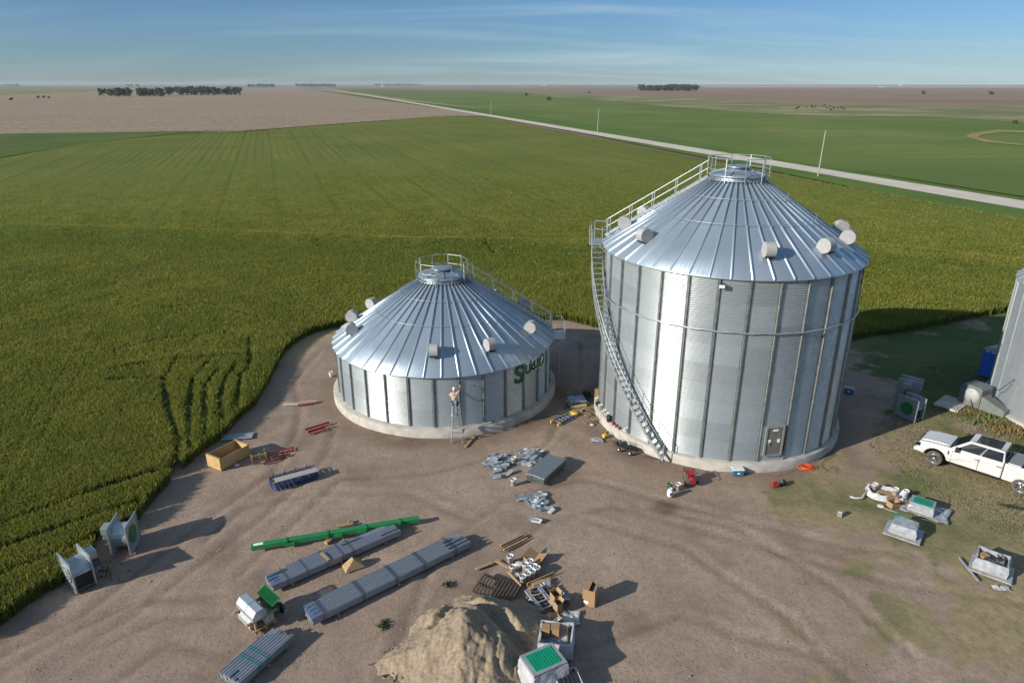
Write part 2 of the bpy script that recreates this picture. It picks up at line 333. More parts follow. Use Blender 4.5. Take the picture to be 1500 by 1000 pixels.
def mat_yard():
    m = bpy.data.materials.new('yard_soil'); n, l, b = nodes_of(m)
    g = n.new('ShaderNodeNewGeometry').outputs['Position']
    big = ntex(n, l, g, 0.22, 6, 0.55); fine = ntex(n, l, g, 7.0, 6, 0.7); mid = ntex(n, l, g, 1.6, 5, 0.6, 0.4)
    dirt = mkramp(n, l, big, [(0.30, (0.270,0.200,0.155)), (0.55, (0.320,0.242,0.190)), (0.72, (0.385,0.298,0.238))])
    dirt = mixc(n, l, mkramp(n, l, mid, [(0.45, (0,0,0)), (0.70, (0.45,)*3)]), dirt, (0.215,0.160,0.125))
    dirt = mixc(n, l, mkramp(n, l, fine, [(0.38, (0.6,)*3), (0.56, (0,)*3)]), dirt, (0.200,0.148,0.114))
    vo = n.new('ShaderNodeTexVoronoi'); vo.inputs['Scale'].default_value = 7; l.new(g, vo.inputs[0])
    peb = mkramp(n, l, vo.outputs['Distance'], [(0.07, (0.8,)*3), (0.14, (0,)*3)])
    rare = mkramp(n, l, vo.outputs['Color'], [(0.72, (0,)*3), (0.75, (1,)*3)])
    dirt = mixc(n, l, mixc(n, l, 1.0, peb, rare, 'MULTIPLY'), dirt, (0.46,0.40,0.33))
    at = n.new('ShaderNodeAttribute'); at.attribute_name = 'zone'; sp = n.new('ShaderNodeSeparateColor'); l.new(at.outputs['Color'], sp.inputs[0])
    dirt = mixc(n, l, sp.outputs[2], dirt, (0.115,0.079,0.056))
    gn = ntex(n, l, g, 3.0, 7, 0.7)
    gl = ntex(n, l, g, 14.0, 4, 0.7)
    gd = mkramp(n, l, gn, [(0.35, (0.215,0.170,0.098)), (0.68, (0.320,0.252,0.160))])
    gg = mkramp(n, l, gn, [(0.33, (0.058,0.095,0.024)), (0.62, (0.088,0.125,0.036)), (0.78, (0.17,0.165,0.070))])
    gg2 = mixc(n, l, mkramp(n, l, gl, [(0.4, (0.55,)*3), (0.6, (0,)*3)]), gg, (0.044,0.062,0.018))
    gr = mixc(n, l, sp.outputs[1], gd, gg2)
    # the grass mask is broken by fine noise so that single tufts show at its border
    ad = n.new('ShaderNodeMath'); ad.operation = 'ADD'; l.new(sp.outputs[0], ad.inputs[0]); l.new(fine, ad.inputs[1])
    ad2 = n.new('ShaderNodeMath'); ad2.operation = 'ADD'; l.new(ad.outputs[0], ad2.inputs[0]); l.new(mid, ad2.inputs[1])
    mk = mkramp(n, l, ad2.outputs[0], [(0.0, (0,)*3), (1, (1,)*3)])
    mr = n.new('ShaderNodeMapRange'); mr.inputs['From Min'].default_value = 1.30; mr.inputs['From Max'].default_value = 1.62; l.new(ad2.outputs[0], mr.inputs[0])
    col = mixc(n, l, mr.outputs[0], dirt, gr)
    col = mixc(n, l, at.outputs['Alpha'], col, (0.36,0.27,0.14))
    l.new(col, b.inputs['Base Color']); b.inputs['Roughness'].default_value = 0.95; b.inputs['Specular IOR Level'].default_value = 0.15
    bn = ntex(n, l, g, 9, 6, 0.75)
    bp = n.new('ShaderNodeBump'); bp.inputs['Strength'].default_value = 0.7; bp.inputs['Distance'].default_value = 0.05; l.new(bn, bp.inputs['Height']); l.new(bp.outputs[0], b.inputs['Normal'])
    return m
zone_ground()
ROAD_AZ = math.atan2(0.936, -0.32)      # compass of the road and of the drill rows
def field_mat(name, stops, s=0.02, streak=None, fine=None, rot=ROAD_AZ, bump=0.0, bs=3.0):
    m = bpy.data.materials.new(name); n, l, b = nodes_of(m); g = n.new('ShaderNodeNewGeometry').outputs['Position']
    a = ntex(n, l, g, s, 7, 0.6, 0.3); col = mkramp(n, l, a, stops)
    if streak:
        t = ntex(n, l, g, streak[0], 5, 0.65, 0.0, mscale=(0.02, 1, 1) if False else None)
        mp_ = n.new('ShaderNodeMapping'); mp_.inputs['Rotation'].default_value = (0, 0, -rot); l.new(g, mp_.inputs[0])
        mp2 = n.new('ShaderNodeMapping'); mp2.inputs['Scale'].default_value = (streak[3] if len(streak) > 3 else 0.04, 1, 1); l.new(mp_.outputs[0], mp2.inputs[0])
        t = n.new('ShaderNodeTexNoise'); t.inputs['Scale'].default_value = streak[0]; t.inputs['Detail'].default_value = 6; t.inputs['Roughness'].default_value = 0.7; l.new(mp2.outputs[0], t.inputs[0])
        col = mixc(n, l, mkramp(n, l, t.outputs[0], [(0.36, (streak[2],)*3), (0.62, (0,)*3)]), col, streak[1])
    if fine:
        f = ntex(n, l, g, fine[0], 6, 0.75); col = mixc(n, l, mkramp(n, l, f, [(0.38, (fine[2],)*3), (0.62, (0,)*3)]), col, fine[1])
    l.new(col, b.inputs['Base Color']); b.inputs['Roughness'].default_value = 0.95; b.inputs['Specular IOR Level'].default_value = 0.1
    if bump:
        t3 = ntex(n, l, g, bs, 5, 0.7); bp = n.new('ShaderNodeBump'); bp.inputs['Strength'].default_value = bump; bp.inputs['Distance'].default_value = 0.3; l.new(t3, bp.inputs['Height']); l.new(bp.outputs[0], b.inputs['Normal'])
    return m
def sheet(name, pts, z, m, kind='structure'):
    mb = MB(); P = gp(pts, 0); mb.add([(p[0], p[1], z) for p in P], [tuple(range(len(P)))])
    o = mb.build(name, m, fix=False)
    bm = bmesh.new(); bm.from_mesh(o.data)
    for f in bm.faces:
        if f.normal.z < 0: f.normal_flip()
    bmesh.ops.triangulate(bm, faces=bm.faces); bm.to_mesh(o.data); bm.free()
    return tag(o, kind=kind)
FM = {}
FM['far'] = field_mat('distant_farmland', [(0.38,(0.10,0.115,0.05)),(0.46,(0.16,0.13,0.08)),(0.54,(0.22,0.17,0.11)),(0.62,(0.12,0.13,0.06))], 0.0011)
FM['brown'] = field_mat('corn_stubble_soil', [(0.35,(0.185,0.138,0.092)),(0.65,(0.250,0.195,0.135))], 0.012, (0.10,(0.120,0.084,0.056),0.95,0.03), (0.30,(0.40,0.31,0.22),0.8), rot=ROAD_AZ+1.57)
FM['brown2'] = field_mat('distant_stubble', [(0.35,(0.210,0.150,0.100)),(0.65,(0.250,0.182,0.125))], 0.004, (0.05,(0.16,0.11,0.075),0.5,0.05), rot=0)
FM['pale'] = field_mat('pale_stubble', [(0.35,(0.33,0.255,0.19)),(0.65,(0.36,0.29,0.22))], 0.004)
FM['green'] = field_mat('green_wheat_distant', [(0.36,(0.100,0.150,0.028)),(0.52,(0.140,0.180,0.038)),(0.66,(0.200,0.210,0.058))], 0.010, (0.10,(0.085,0.125,0.032),0.6,0.12), (0.6,(0.07,0.105,0.026),0.4), rot=0.1)
FM['pasture'] = field_mat('pasture', [(0.40,(0.125,0.150,0.052)),(0.5,(0.185,0.185,0.080)),(0.60,(0.30,0.265,0.135))], 0.012, (0.05,(0.13,0.145,0.055),0.6,0.25), rot=0.05)
FM['verge'] = field_mat('green_verge', [(0.4,(0.080,0.140,0.022)),(0.6,(0.105,0.165,0.030))], 0.05, None, (1.2,(0.04,0.07,0.02),0.4))
FM['road'] = field_mat('gravel', [(0.4,(0.50,0.45,0.38)),(0.6,(0.57,0.52,0.45))], 0.2, (0.7,(0.42,0.37,0.31),0.6,0.02), rot=ROAD_AZ)
FM['waterway'] = field_mat('deep_green_crop', [(0.4,(0.075,0.110,0.020)),(0.6,(0.100,0.135,0.028))], 0.03, (0.2,(0.045,0.075,0.018),0.5,0.1), rot=0.3)
def big_ground():
    mb = MB(); S = 45000
    mb.add([(-S,-2000,-0.35),(S,-2000,-0.35),(S,S,-0.35),(-S,S,-0.35)], [(0,1,2,3)]); tag(mb.build('ground', FM['far'], fix=False), kind='structure')
big_ground()
sheet('stubble_field', [(-900,206),(-300,203),(330,193.5),(640,170.5),(745,170),(700,158),(600,146),(540,138),(480,131.5),(434,128.6),(-500,131)], -0.05, FM['brown'])
sheet('pasture_strip', [(-500,140.5),(0,139),(40,138),(140,134),(200,132.2),(145,129.6),(-500,128.5)], 0.0, FM['pasture'])
sheet('distant_field', [(490,129.9),(700,133),(860,139),(1000,144),(1170,153),(1500,156),(2200,160),(2200,129),(1500,128.4),(1030,128),(500,127.4)], -0.05, FM['brown2'])
sheet('distant_stubble_field', [(1030,128),(1500,128.4),(2200,129),(2200,127.0),(1500,126.6),(1030,126.0)], 0.0, FM['pale'])
sheet('green_field', [(478,130.6),(700,133.4),(770,135),(820,143),(900,148),(1000,158),(1150,168),(1400,173),(1500,179),(2300,200),(2300,420),(1500,287),(1160,235),(1060,217.5),(860,184),(719,161),(560,143.5)], -0.10, FM['green'])
sheet('pasture', [(770,135),(860,139),(1000,144),(1170,153),(1500,156),(2200,160),(2200,200),(1500,180),(1400,173.5),(1150,168.5),(1000,158.5),(900,148.5),(820,143.5)], 0.02, FM['pasture'])
sheet('field_terrace', [(1413,200),(1425,195),(1460,190),(1600,196),(1600,199),(1470,193.5),(1440,197.5),(1432,201),(1450,206),(1500,211),(1600,222),(1600,225),(1500,214),(1440,208)], 0.05, field_mat('yellowing_crop', [(0.4,(0.20,0.19,0.06)),(0.6,(0.26,0.22,0.08))], 0.05))
sheet('road_verge', [(434,128.5),(560,147.2),(719,169),(860,195.5),(900,205),(1160,256),(1500,324),(2200,470),(2200,400),(1500,290),(1160,235),(900,187),(719,161),(560,143.8)], -0.02, FM['verge'])
def road():
    lo = [(434,128.45),(560,146.6),(719,167.6),(860,192.2),(900,199),(1160,246),(1500,308.3),(2300,455)]; up = [(434,128.2),(560,144.6),(719,163.0),(860,185.4),(900,191.3),(1160,237),(1500,293),(2300,425)]
    a = G(1500,300.6); d = (G(600,150)-a); d.z = 0; d.normalize(); nn = Vector((-d.y, d.x, 0)); mb = MB(); vs = []
    n = 260
    # straight road: fit through the traced middle line
    for i in range(n+1):
        t = -90+(4800)*(i/n)**1.7; w = 4.2+0.5*noise.noise((t*0.03, 0, 0)); off = 0.0
        p = a+d*t; vs += [(p+nn*w).xyz[:], (p-nn*w).xyz[:]]
    vs = [(v[0], v[1], 0.06) for v in vs]
    mb.add(vs, [(2*i, 2*i+1, 2*i+3, 2*i+2) for i in range(n)]); o = mb.build('gravel_road', FM['road'])
    if o.data.polygons[0].normal.z < 0: o.data.flip_normals()
    return tag(o, kind='structure')
road()
# ------------------------------------------------------------------ wheat crop
def wheat_mat():
    m = field_mat('ripening_wheat', [(0.34,(0.130,0.160,0.030)),(0.5,(0.175,0.198,0.038)),(0.66,(0.235,0.228,0.054))], 0.03, (0.55,(0.108,0.130,0.024),0.6,0.02), (3.0,(0.080,0.098,0.017),0.6), bump=0.8, bs=3.0)
    n = m.node_tree.nodes; l = m.node_tree.links; b = n['Principled BSDF']; src = b.inputs['Base Color'].links[0].from_socket; g = n.new('ShaderNodeNewGeometry').outputs['Position']
    mp_ = n.new('ShaderNodeMapping'); mp_.inputs['Rotation'].default_value = (0, 0, -(ROAD_AZ-math.pi/2)); l.new(g, mp_.inputs[0])
    for per, dark, lo, seed in ((2.3, 0.80, 0.46, 0.0), (9.2, 0.72, 0.40, 50.0)):
        w = n.new('ShaderNodeTexWave'); w.bands_direction = 'X'; w.inputs['Scale'].default_value = 6.2832/per/20*1.0; w.inputs['Distortion'].default_value = 0.6; w.inputs['Detail'].default_value = 2; w.inputs['Detail Scale'].default_value = 0.3; l.new(mp_.outputs[0], w.inputs[0])
        e = mkramp(n, l, w.outputs['Fac'], [(0.0, (1,)*3), (0.28 if per < 5 else 0.03, (0,)*3)]); k = mkramp(n, l, ntex(n, l, g, 0.012, 3, .5, mscale=(1, 1, 1), rot=seed), [(lo, (0,)*3), (lo+.12, (1-dark+.25,)*3)])
        src = mixc(n, l, mixc(n, l, 1.0, e, k, 'MULTIPLY'), src, (0.050,0.066,0.010))
    at = n.new('ShaderNodeAttribute'); at.attribute_name = 'lane'; src = mixc(n, l, at.outputs['Fac'], src, (0.045,0.060,0.012))
    ab = n.new('ShaderNodeAttribute'); ab.attribute_name = 'band'; bn = ntex(n, l, g, 0.25, 4, .6)
    src = mixc(n, l, mkramp(n, l, ab.outputs['Fac'], [(0.0, (.8,)*3), (0.5, (0,)*3)]), src, (0.072,0.105,0.018)); src = mixc(n, l, mixc(n, l, 1.0, mkramp(n, l, ab.outputs['Fac'], [(0.55, (0,)*3), (1.0, (.8,)*3)]), bn, 'MULTIPLY'), src, (0.34,0.31,0.07))
    sp_ = ntex(n, l, g, 1.1, 5, .8); src = mixc(n, l, mkramp(n, l, sp_, [(0.36, (.75,)*3), (0.52, (0,)*3)]), src, (0.070,0.088,0.015)); sq_ = ntex(n, l, g, 1.7, 5, .8); src = mixc(n, l, mkramp(n, l, sq_, [(0.54, (0,)*3), (0.68, (.6,)*3)]), src, (0.30,0.28,0.07))
    l.new(src, b.inputs['Base Color']); return m
LANES = [[(255,700),(262,650),(245,600),(240,560),(262,525)], [(278,660),(277,600),(282,560),(305,535)], [(300,640),(300,600),(300,570),(320,545)], [(325,620),(322,590),(330,560),(345,540)], [(345,600),(350,575),(352,555),(362,545)],
             [(0,775),(80,745),(170,715),(250,688)], [(0,812),(100,775),(200,740)], [(0,850),(90,815),(160,775)], [(160,520),(240,500),(330,492)], [(165,545),(250,530),(345,525)], [(160,562),(230,560),(290,563)], [(365,500),(365,540)], [(240,455),(300,448),(380,470)],
             [(560,240),(640,300),(730,380)]]
TRAM = [gp(a_, .4) for a_ in ([(0,720),(60,600),(130,500),(180,400),(300,220)], [(25,720),(85,600),(150,500),(200,400),(312,220)], [(250,300),(280,220)], [(490,305),(440,240),(400,200)])]
LANES = [gp(a, 0.4) for a in LANES]
def translucent(m, f=0.45):
    n = m.node_tree.nodes; l = m.node_tree.links; b = n['Principled BSDF']; t = n.new('ShaderNodeBsdfTranslucent'); x = n.new('ShaderNodeMixShader'); x.inputs[0].default_value = f
    src = b.inputs['Base Color']
    if src.is_linked: l.new(src.links[0].from_socket, t.inputs[0])
    else: t.inputs[0].default_value = src.default_value
    l.new(b.outputs[0], x.inputs[1]); l.new(t.outputs[0], x.inputs[2]); l.new(x.outputs[0], n['Material Output'].inputs[0]); b.inputs['Specular IOR Level'].default_value = 0.1; return m
RIDGE = gp([(-300,336),(0,340),(300,350),(600,362),(860,368),(1260,374),(1500,400),(1700,424)])
def band_of(x, y):
    """taller yellow crop on the terrace crest, greener crop in the channel beside it"""
    r = np.array(RIDGE); yr = np.interp(x, r[:, 0], r[:, 1]); d = yr-y
    return 0.5+0.5*np.exp(-(d/1.5)**2)-0.5*np.clip(d/2.5, 0, 1)*np.clip((17-d)/9, 0, 1)*(d > 0)
def crop():
    xs = np.concatenate([np.arange(-260, -70, 4.0), np.arange(-70, 0, 0.36), np.arange(0, 90, 1.0), np.arange(90, 240, 4.0)]); ys = np.concatenate([np.arange(14, 72, 0.36), np.arange(72, 130, 1.0), np.arange(130, 470, 3.0)])
    X, Y = np.meshgrid(xs, ys); x = X.ravel(); y = Y.ravel(); P = np.c_[x, y]
    ins = inpoly(P, wheat_poly); d = polydist(P, wheat_poly)
    hump = 0.12*(fbm(x, y, 6, 3, 3)-0.5)
    ld = np.full(len(P), 1e9)
    for a_ in LANES: ld = np.minimum(ld, polydist(P, a_, False))
    ln_ = 0.6*np.exp(-(ld/0.42)**2)*(y < 90)
    z = (0.62+0.12*np.clip((y-60)/60, 0, 1)+hump)*(1-0.8*ln_)+terr(x, y); ok = ins & (d > 0.45)
    z = np.where(d < 1.3, np.minimum(z, 0.15+z*0.6), z)
    nx = len(xs); ny = len(ys); idx = np.arange(nx*ny).reshape(ny, nx)
    F = np.c_[idx[:-1, :-1].ravel(), idx[:-1, 1:].ravel(), idx[1:, 1:].ravel(), idx[1:, :-1].ravel()]
    keep = ok[F].all(1); F = F[keep]; used = np.unique(F); mp_ = -np.ones(len(x), int); mp_[used] = np.arange(len(used))
    bd = band_of(x, y)
    o = fast_mesh('wheat_field', np.c_[x, y, z][used], mp_[F], wheat_mat(), smooth=True)
    at = o.data.attributes.new('band', 'FLOAT', 'POINT'); at.data.foreach_set('value', bd[used].astype(np.float32)); tag(o, kind='stuff')
    at = o.data.attributes.new('lane', 'FLOAT', 'POINT'); at.data.foreach_set('value', (ln_*.9)[used].astype(np.float32))
    # stalks: clumps of leaning blades, denser near the yard
    N = 4200000
    r = 15+185*rng.random(N)**1.1; th = rng.uniform(R(38), R(142), N)
    px = r*np.cos(th)*1.25; py = r*np.sin(th); dist = np.hypot(px, py)
    prob = np.clip((34/dist)**1.0, 0, 1)*np.clip((200-dist)/110, 0, 1); k = rng.random(N) < prob; px, py, dist = px[k], py[k], dist[k]
    k = (np.abs(px) < 0.80*(py*0.936+7)) ; px, py, dist = px[k], py[k], dist[k]
    P = np.c_[px, py]; ins = inpoly(P, wheat_poly); dd = polydist(P, wheat_poly); k = ins | (dd < 0.12); P = P[k]; dist = dist[k]; dd = dd[k]
    ld = np.full(len(P), 1e9)
    for a in LANES: ld = np.minimum(ld, polydist(P, a, False))
    fl = fbm(P[:, 0], P[:, 1], 2.5, 2, 77)
    td = np.full(len(P), 1e9)
    for a in TRAM: td = np.minimum(td, polydist(P, a, False))
    k = (ld > 0.10+0.26*fl) & ((td > 0.16) | (rng.random(len(P)) < .35)); P = P[k]; dist = dist[k]; dd = dd[k]; fl = fl[k]; n = len(P)
    sc_ = np.clip(dist/70, 0.55, 2.0); yellow = fbm(P[:, 0], P[:, 1], 3, 3, 41)
    B = 2
    P3 = np.repeat(P, B, 0)+rng.normal(0, 0.07, (n*B, 2))*np.repeat(sc_, B)[:, None]; s3 = np.repeat(sc_, B)
    base = np.where(np.repeat(dd, B) < 1.2, 0.0, 0.30)+terr(P3[:, 0], P3[:, 1])*0.97
    hh = (0.80-0.2*np.clip(1-np.repeat(dd, B)/.8, 0, 1)*rng.random(n*B)+rng.normal(0, 0.045, n*B)+0.10*(np.repeat(fl, B)-0.5))+terr(P3[:, 0], P3[:, 1])
    ang = rng.uniform(0, 2*np.pi, n*B); w = 0.032*s3*rng.uniform(0.6, 1.3, n*B); ln = rng.normal(0, 0.10, (n*B, 2))
    dx_, dy_ = np.cos(ang)*w, np.sin(ang)*w
    v0 = np.c_[P3[:, 0]-dx_*.6, P3[:, 1]-dy_*.6, base]; v1 = np.c_[P3[:, 0]+dx_*.6, P3[:, 1]+dy_*.6, base]
    m_ = 0.62
    v2 = np.c_[P3[:, 0]+dx_+ln[:, 0]*m_, P3[:, 1]+dy_+ln[:, 1]*m_, base+(hh-base)*0.72]; v3 = np.c_[P3[:, 0]-dx_+ln[:, 0]*m_, P3[:, 1]-dy_+ln[:, 1]*m_, base+(hh-base)*0.72]
    v4 = np.c_[P3[:, 0]+dx_*.5+ln[:, 0]*1.3, P3[:, 1]+dy_*.5+ln[:, 1]*1.3, hh]; v5 = np.c_[P3[:, 0]-dx_*.5+ln[:, 0]*1.3, P3[:, 1]-dy_*.5+ln[:, 1]*1.3, hh]
    V = np.stack([v0, v1, v2, v3, v4, v5], 1).reshape(-1, 3); b0 = np.arange(n*B)[:, None]*6
    F1 = b0+np.array([[0, 1, 2, 3]]); F2 = b0+np.array([[3, 2, 4, 5]]); F = np.concatenate([F1, F2]); 
    mi = np.concatenate([np.zeros(n*B, int), (1+(rng.random(n*B) < np.clip(np.repeat(yellow, B)*1.1-0.28, 0.06, 0.55)*np.repeat(band_of(P[:, 0], P[:, 1])*2, B)).astype(int))])
    mg = mat('wheat_leaf', (0.105,0.140,0.024), 0.75, 0, (0.140,0.170,0.031), 0.4); mh = mat('wheat_head_green', (0.195,0.212,0.042), 0.8, 0, (0.150,0.182,0.034), 0.5); my = mat('wheat_head_gold', (0.325,0.290,0.065), 0.8, 0, (0.260,0.250,0.052), 0.5)
    for m_x in (mg, mh, my): translucent(m_x)
    print('WHEAT blades', n*B)
    return tag(fast_mesh('wheat_stalks', V, F, [mg, mh, my], mi=mi), kind='stuff')
crop()
sheet('green_swale', [(-900,208),(-300,204),(330,194.5),(345,195),(260,199),(120,214),(0,236),(-200,262),(-900,300)], 0.9, FM['waterway'])
# ------------------------------------------------------------------ grain bins
def pol(r, a, z=0.0): return Vector((r*math.cos(a), r*math.sin(a), z))
def corrugated(Rr, z0, z1, pitch, amp, nseg, sheets, ring, off, m, root, smooth=True, seam=True):
    nz = int((z1-z0)/pitch*6); zs = np.linspace(z0, z1, nz+1)
    rr = Rr+amp*np.sin((zs-z0)/pitch*2*np.pi)
    a = np.arange(nseg)*2*np.pi/nseg
    A, RR = np.meshgrid(a, rr); ZZ = np.repeat(zs[:, None], nseg, 1)
    V = np.c_[(RR*np.cos(A)).ravel(), (RR*np.sin(A)).ravel(), ZZ.ravel()]
    idx = np.arange((nz+1)*nseg).reshape(nz+1, nseg); nx = np.roll(idx, -1, 1)
    F = np.c_[idx[:-1].ravel(), nx[:-1].ravel(), nx[1:].ravel(), idx[1:].ravel()]
    fz = np.repeat(((zs[:-1]+zs[1:])/2)[:, None], nseg, 1).ravel(); fa = np.tile(a+np.pi/nseg, nz)
    row = np.floor((fz-z0)/ring).astype(int); colx = np.floor(((fa-off)/(2*np.pi)*sheets+0.5*(row % 2)) % sheets).astype(int)
    tone = ((row*37+colx*61+(row*colx)*13) % 97)/97.0
    o = fast_mesh('wall', V, F, m, root, smooth=True)
    at = o.data.attributes.new('tone', 'FLOAT', 'FACE'); at.data.foreach_set('value', tone.astype(np.float32))
    if seam:   # bolted lap seams between sheets
        mb = MB(); nrow = int(round((z1-z0)/ring))
        for r_ in range(nrow):
            for c in range(sheets):
                t = off+(c+0.5*((r_+1) % 2)-0.5*1)*2*np.pi/sheets
                za = z0+r_*ring+0.06; zb = min(za+ring-0.12, z1-0.03); k = 0
                while za+k*0.2+0.05 < zb:
                    for da in (-0.0045, 0.0045):
                        mb.box(pol(Rr+amp+0.006, t+da, za+k*0.2), (0.02, 0.026, 0.032), rz=t)
                    k += 1
        tag(mb.build('seam_bolts', M['bolt_glint'], root, fix=False), kind='stuff')
    return o
M['bolt_glint'] = mat('glint_toned_bolts', (0.70,0.72,0.72), 0.5, 0.4)  # bolts coloured lighter: the glint they catch is put into the colour
def stiffeners(root, Rr, z0, z1, n, off, m, ring=1.12):
    mb = MB(); w, d = 0.15, 0.085
    prof = [(0.0,-w/2-0.03),(0.012,-w/2-0.03),(0.012,-w/2),(d,-w/2+0.03),(d,w/2-0.03),(0.012,w/2),(0.012,w/2+0.03),(0.0,w/2+0.03)]
    mb.prism([(p[0], p[1]) for p in prof], z0, z1, axis='Z')
    z = z0+ring
    while z < z1-0.1:      # splice plates
        mb.box((d+0.006, 0, z), (0.014, w*0.5, 0.34)); z += ring*2
    z = z0+0.1
    while z < z1:
        for s in (-1, 1): mb.box((0.02, s*(w/2+0.014), z), (0.03, 0.022, 0.03))
        z += 0.2
    first = mb.build('stiffener', m, root)
    for i in range(n):
        o = first if i == 0 else first.copy()
        if i: C.objects.link(o); o.parent = root
        t = off+i*2*math.pi/n; o.location = pol(Rr+0.012, t, 0); o.rotation_euler = (0, 0, t)
def roof_z(r, eave, R0, sl=0.655): return eave+(R0-r)*sl
def cone_roof(root, eave, R0, Rt, n, off, m):
    sub = 8; V = []; F = []; tone = []
    rs = [R0, R0*0.75+Rt*0.25, (R0+Rt)/2, R0*0.25+Rt*0.75, Rt]
    N = n*sub
    for r in rs:
        for i in range(N):
            t = off+i*2*math.pi/N; k = i % sub; h = 0.0 if k == 0 else (0.016 if k % 2 else 0.0)
            V.append((r*math.cos(t), r*math.sin(t), roof_z(r, eave, R0)+h))
    for j in range(len(rs)-1):
        for i in range(N):
            F.append((j*N+i, j*N+(i+1) % N, (j+1)*N+(i+1) % N, (j+1)*N+i)); tone.append((((i//sub)*53) % 31)/31)
    base = len(V)
    for i in range(N):
        V.append((R0*math.cos(off+i*2*math.pi/N), R0*math.sin(off+i*2*math.pi/N), eave-0.07))
    for i in range(N): F.append((base+i, base+(i+1) % N, (i+1) % N, i)); tone.append(0.5)
    base = len(V)   # soffit
    for r in (R0-0.001, R0-0.28):
        for i in range(N): V.append((r*math.cos(off+i*2*math.pi/N), r*math.sin(off+i*2*math.pi/N), eave-0.075))
    for i in range(N): F.append((base+i, base+N+i, base+N+(i+1) % N, base+(i+1) % N)); tone.append(0.3)
    # standing ribs
    for i in range(n):
        t = off+i*2*math.pi/n; ux = Vector((math.cos(t), math.sin(t), 0)); uy = Vector((-math.sin(t), math.cos(t), 0)); b0 = len(V)
        for r, wb in ((R0+0.03, 1.0), (Rt-0.02, 0.75)):
            z = roof_z(r, eave, R0)-0.01
            for y, h in ((-0.065, 0), (-0.028, 0.11), (0.028, 0.11), (0.065, 0)):
                V.append(tuple(ux*r+uy*y*wb+Vector((0, 0, z+h))))
        for k in range(3): F.append((b0+k, b0+k+1, b0+4+k+1, b0+4+k)); tone.append(0.8)
        F.append((b0, b0+3, b0+2, b0+1)); tone.append(0.5); F.append((b0+4, b0+5, b0+6, b0+7)); tone.append(0.5)
    o = fast_mesh('roof', V, F, m, root)
    at = o.data.attributes.new('tone', 'FLOAT', 'FACE'); at.data.foreach_set('value', np.array(tone, np.float32))
    bm = bmesh.new(); bm.from_mesh(o.data); bmesh.ops.recalc_face_normals(bm, faces=bm.faces); bm.to_mesh(o.data); bm.free()
    return o
def roof_ring(root, r, eave, R0, n, off, skip=None):
    mb = MB(); pts = []
    N = n*2
    for i in range(N+1):
        t = off+i*2*math.pi/N
        if skip and skip(t): 
            if len(pts) > 1: mb.path(pts, 0.014, 5)
            pts = []; continue
        pts.append(pol(r, t, roof_z(r, eave, R0)+0.19))
    if len(pts) > 1: mb.path(pts, 0.014, 5)
    for i in range(n):
        t = off+i*2*math.pi/n
        if skip and skip(t): continue
        mb.tube(pol(r, t, roof_z(r, eave, R0)+0.06), pol(r, t, roof_z(r, eave, R0)+0.20), 0.016, 5)
    return mb.build('safety_ring', M['steel'], root)
def roof_vent(root, az, eave, R0, r=6.3):
    """grey drum shaped gooseneck vent: axis tangential, mouth downhill"""
    mb = MB(); rad, w = 0.40, 0.50; n = 22
    a0, a1 = R(-35), R(215); prof = []
    for i in range(n+1):
        t = a0+(a1-a0)*i/n; prof.append((rad*math.cos(t), rad*math.sin(t)))
    # drum
    vs = [(p[0], -w/2, p[1]) for p in prof]+[(p[0], w/2, p[1]) for p in prof]; k = n+1
    mb.add(vs, [(i, i+1, k+i+1, k+i) for i in range(n)], smooth=True)
    mb.add(vs, [tuple(range(k)), tuple(range(2*k-1, k-1, -1))], smooth=False)
    mb.tube((0, -w/2-0.008, 0), (0, -w/2+0.001, 0), rad*0.97, 22); mb.tube((0, w/2-0.001, 0), (0, w/2+0.008, 0), rad*0.97, 22)
    mb.box((-0.16, 0, -0.30), (0.50, w*0.92, 0.42)); 
    mb.box((0.02, 0, -0.52), (0.80, w*1.25, 0.03))
    mb.prism([(0.33,-0.22),(0.40,-0.22),(0.40,-0.28),(0.10,-0.28)], -w/2+0.02, w/2-0.02, axis='Y', mi=1)
    o = mb.build('roof_vent', [M['vent'], M['black']], root)
    z = roof_z(r, eave, R0); o.location = pol(r, az, z+0.45); o.rotation_euler = Euler((0, R(17), az)); return o
def guard(root, R1, zb, h=1.07, n=10, off=0.0, gap=None):
    g = MB()
    pts = [pol(R1, off+i*2*math.pi/n, zb+h) for i in range(n)]
    mid = [pol(R1, off+i*2*math.pi/n, zb+h*0.52) for i in range(n)]
    idx = list(range(n))
    for i in idx: g.tube(pts[i], pts[(i+1) % n], 0.021, 6)
    rail = g.build('peak_railing', M['steel'], root)
    g = MB()
    for i in idx: g.tube(mid[i], mid[(i+1) % n], 0.018, 6)
    g.build('mid_rail', M['steel'], rail)
    for i in range(n):
        q = MB(); t = off+i*2*math.pi/n; q.box(pol(R1, t, zb+h/2-0.12), (0.045, 0.045, h+0.26), rz=t); q.build('railing_post', M['steel'], rail)
    return rail
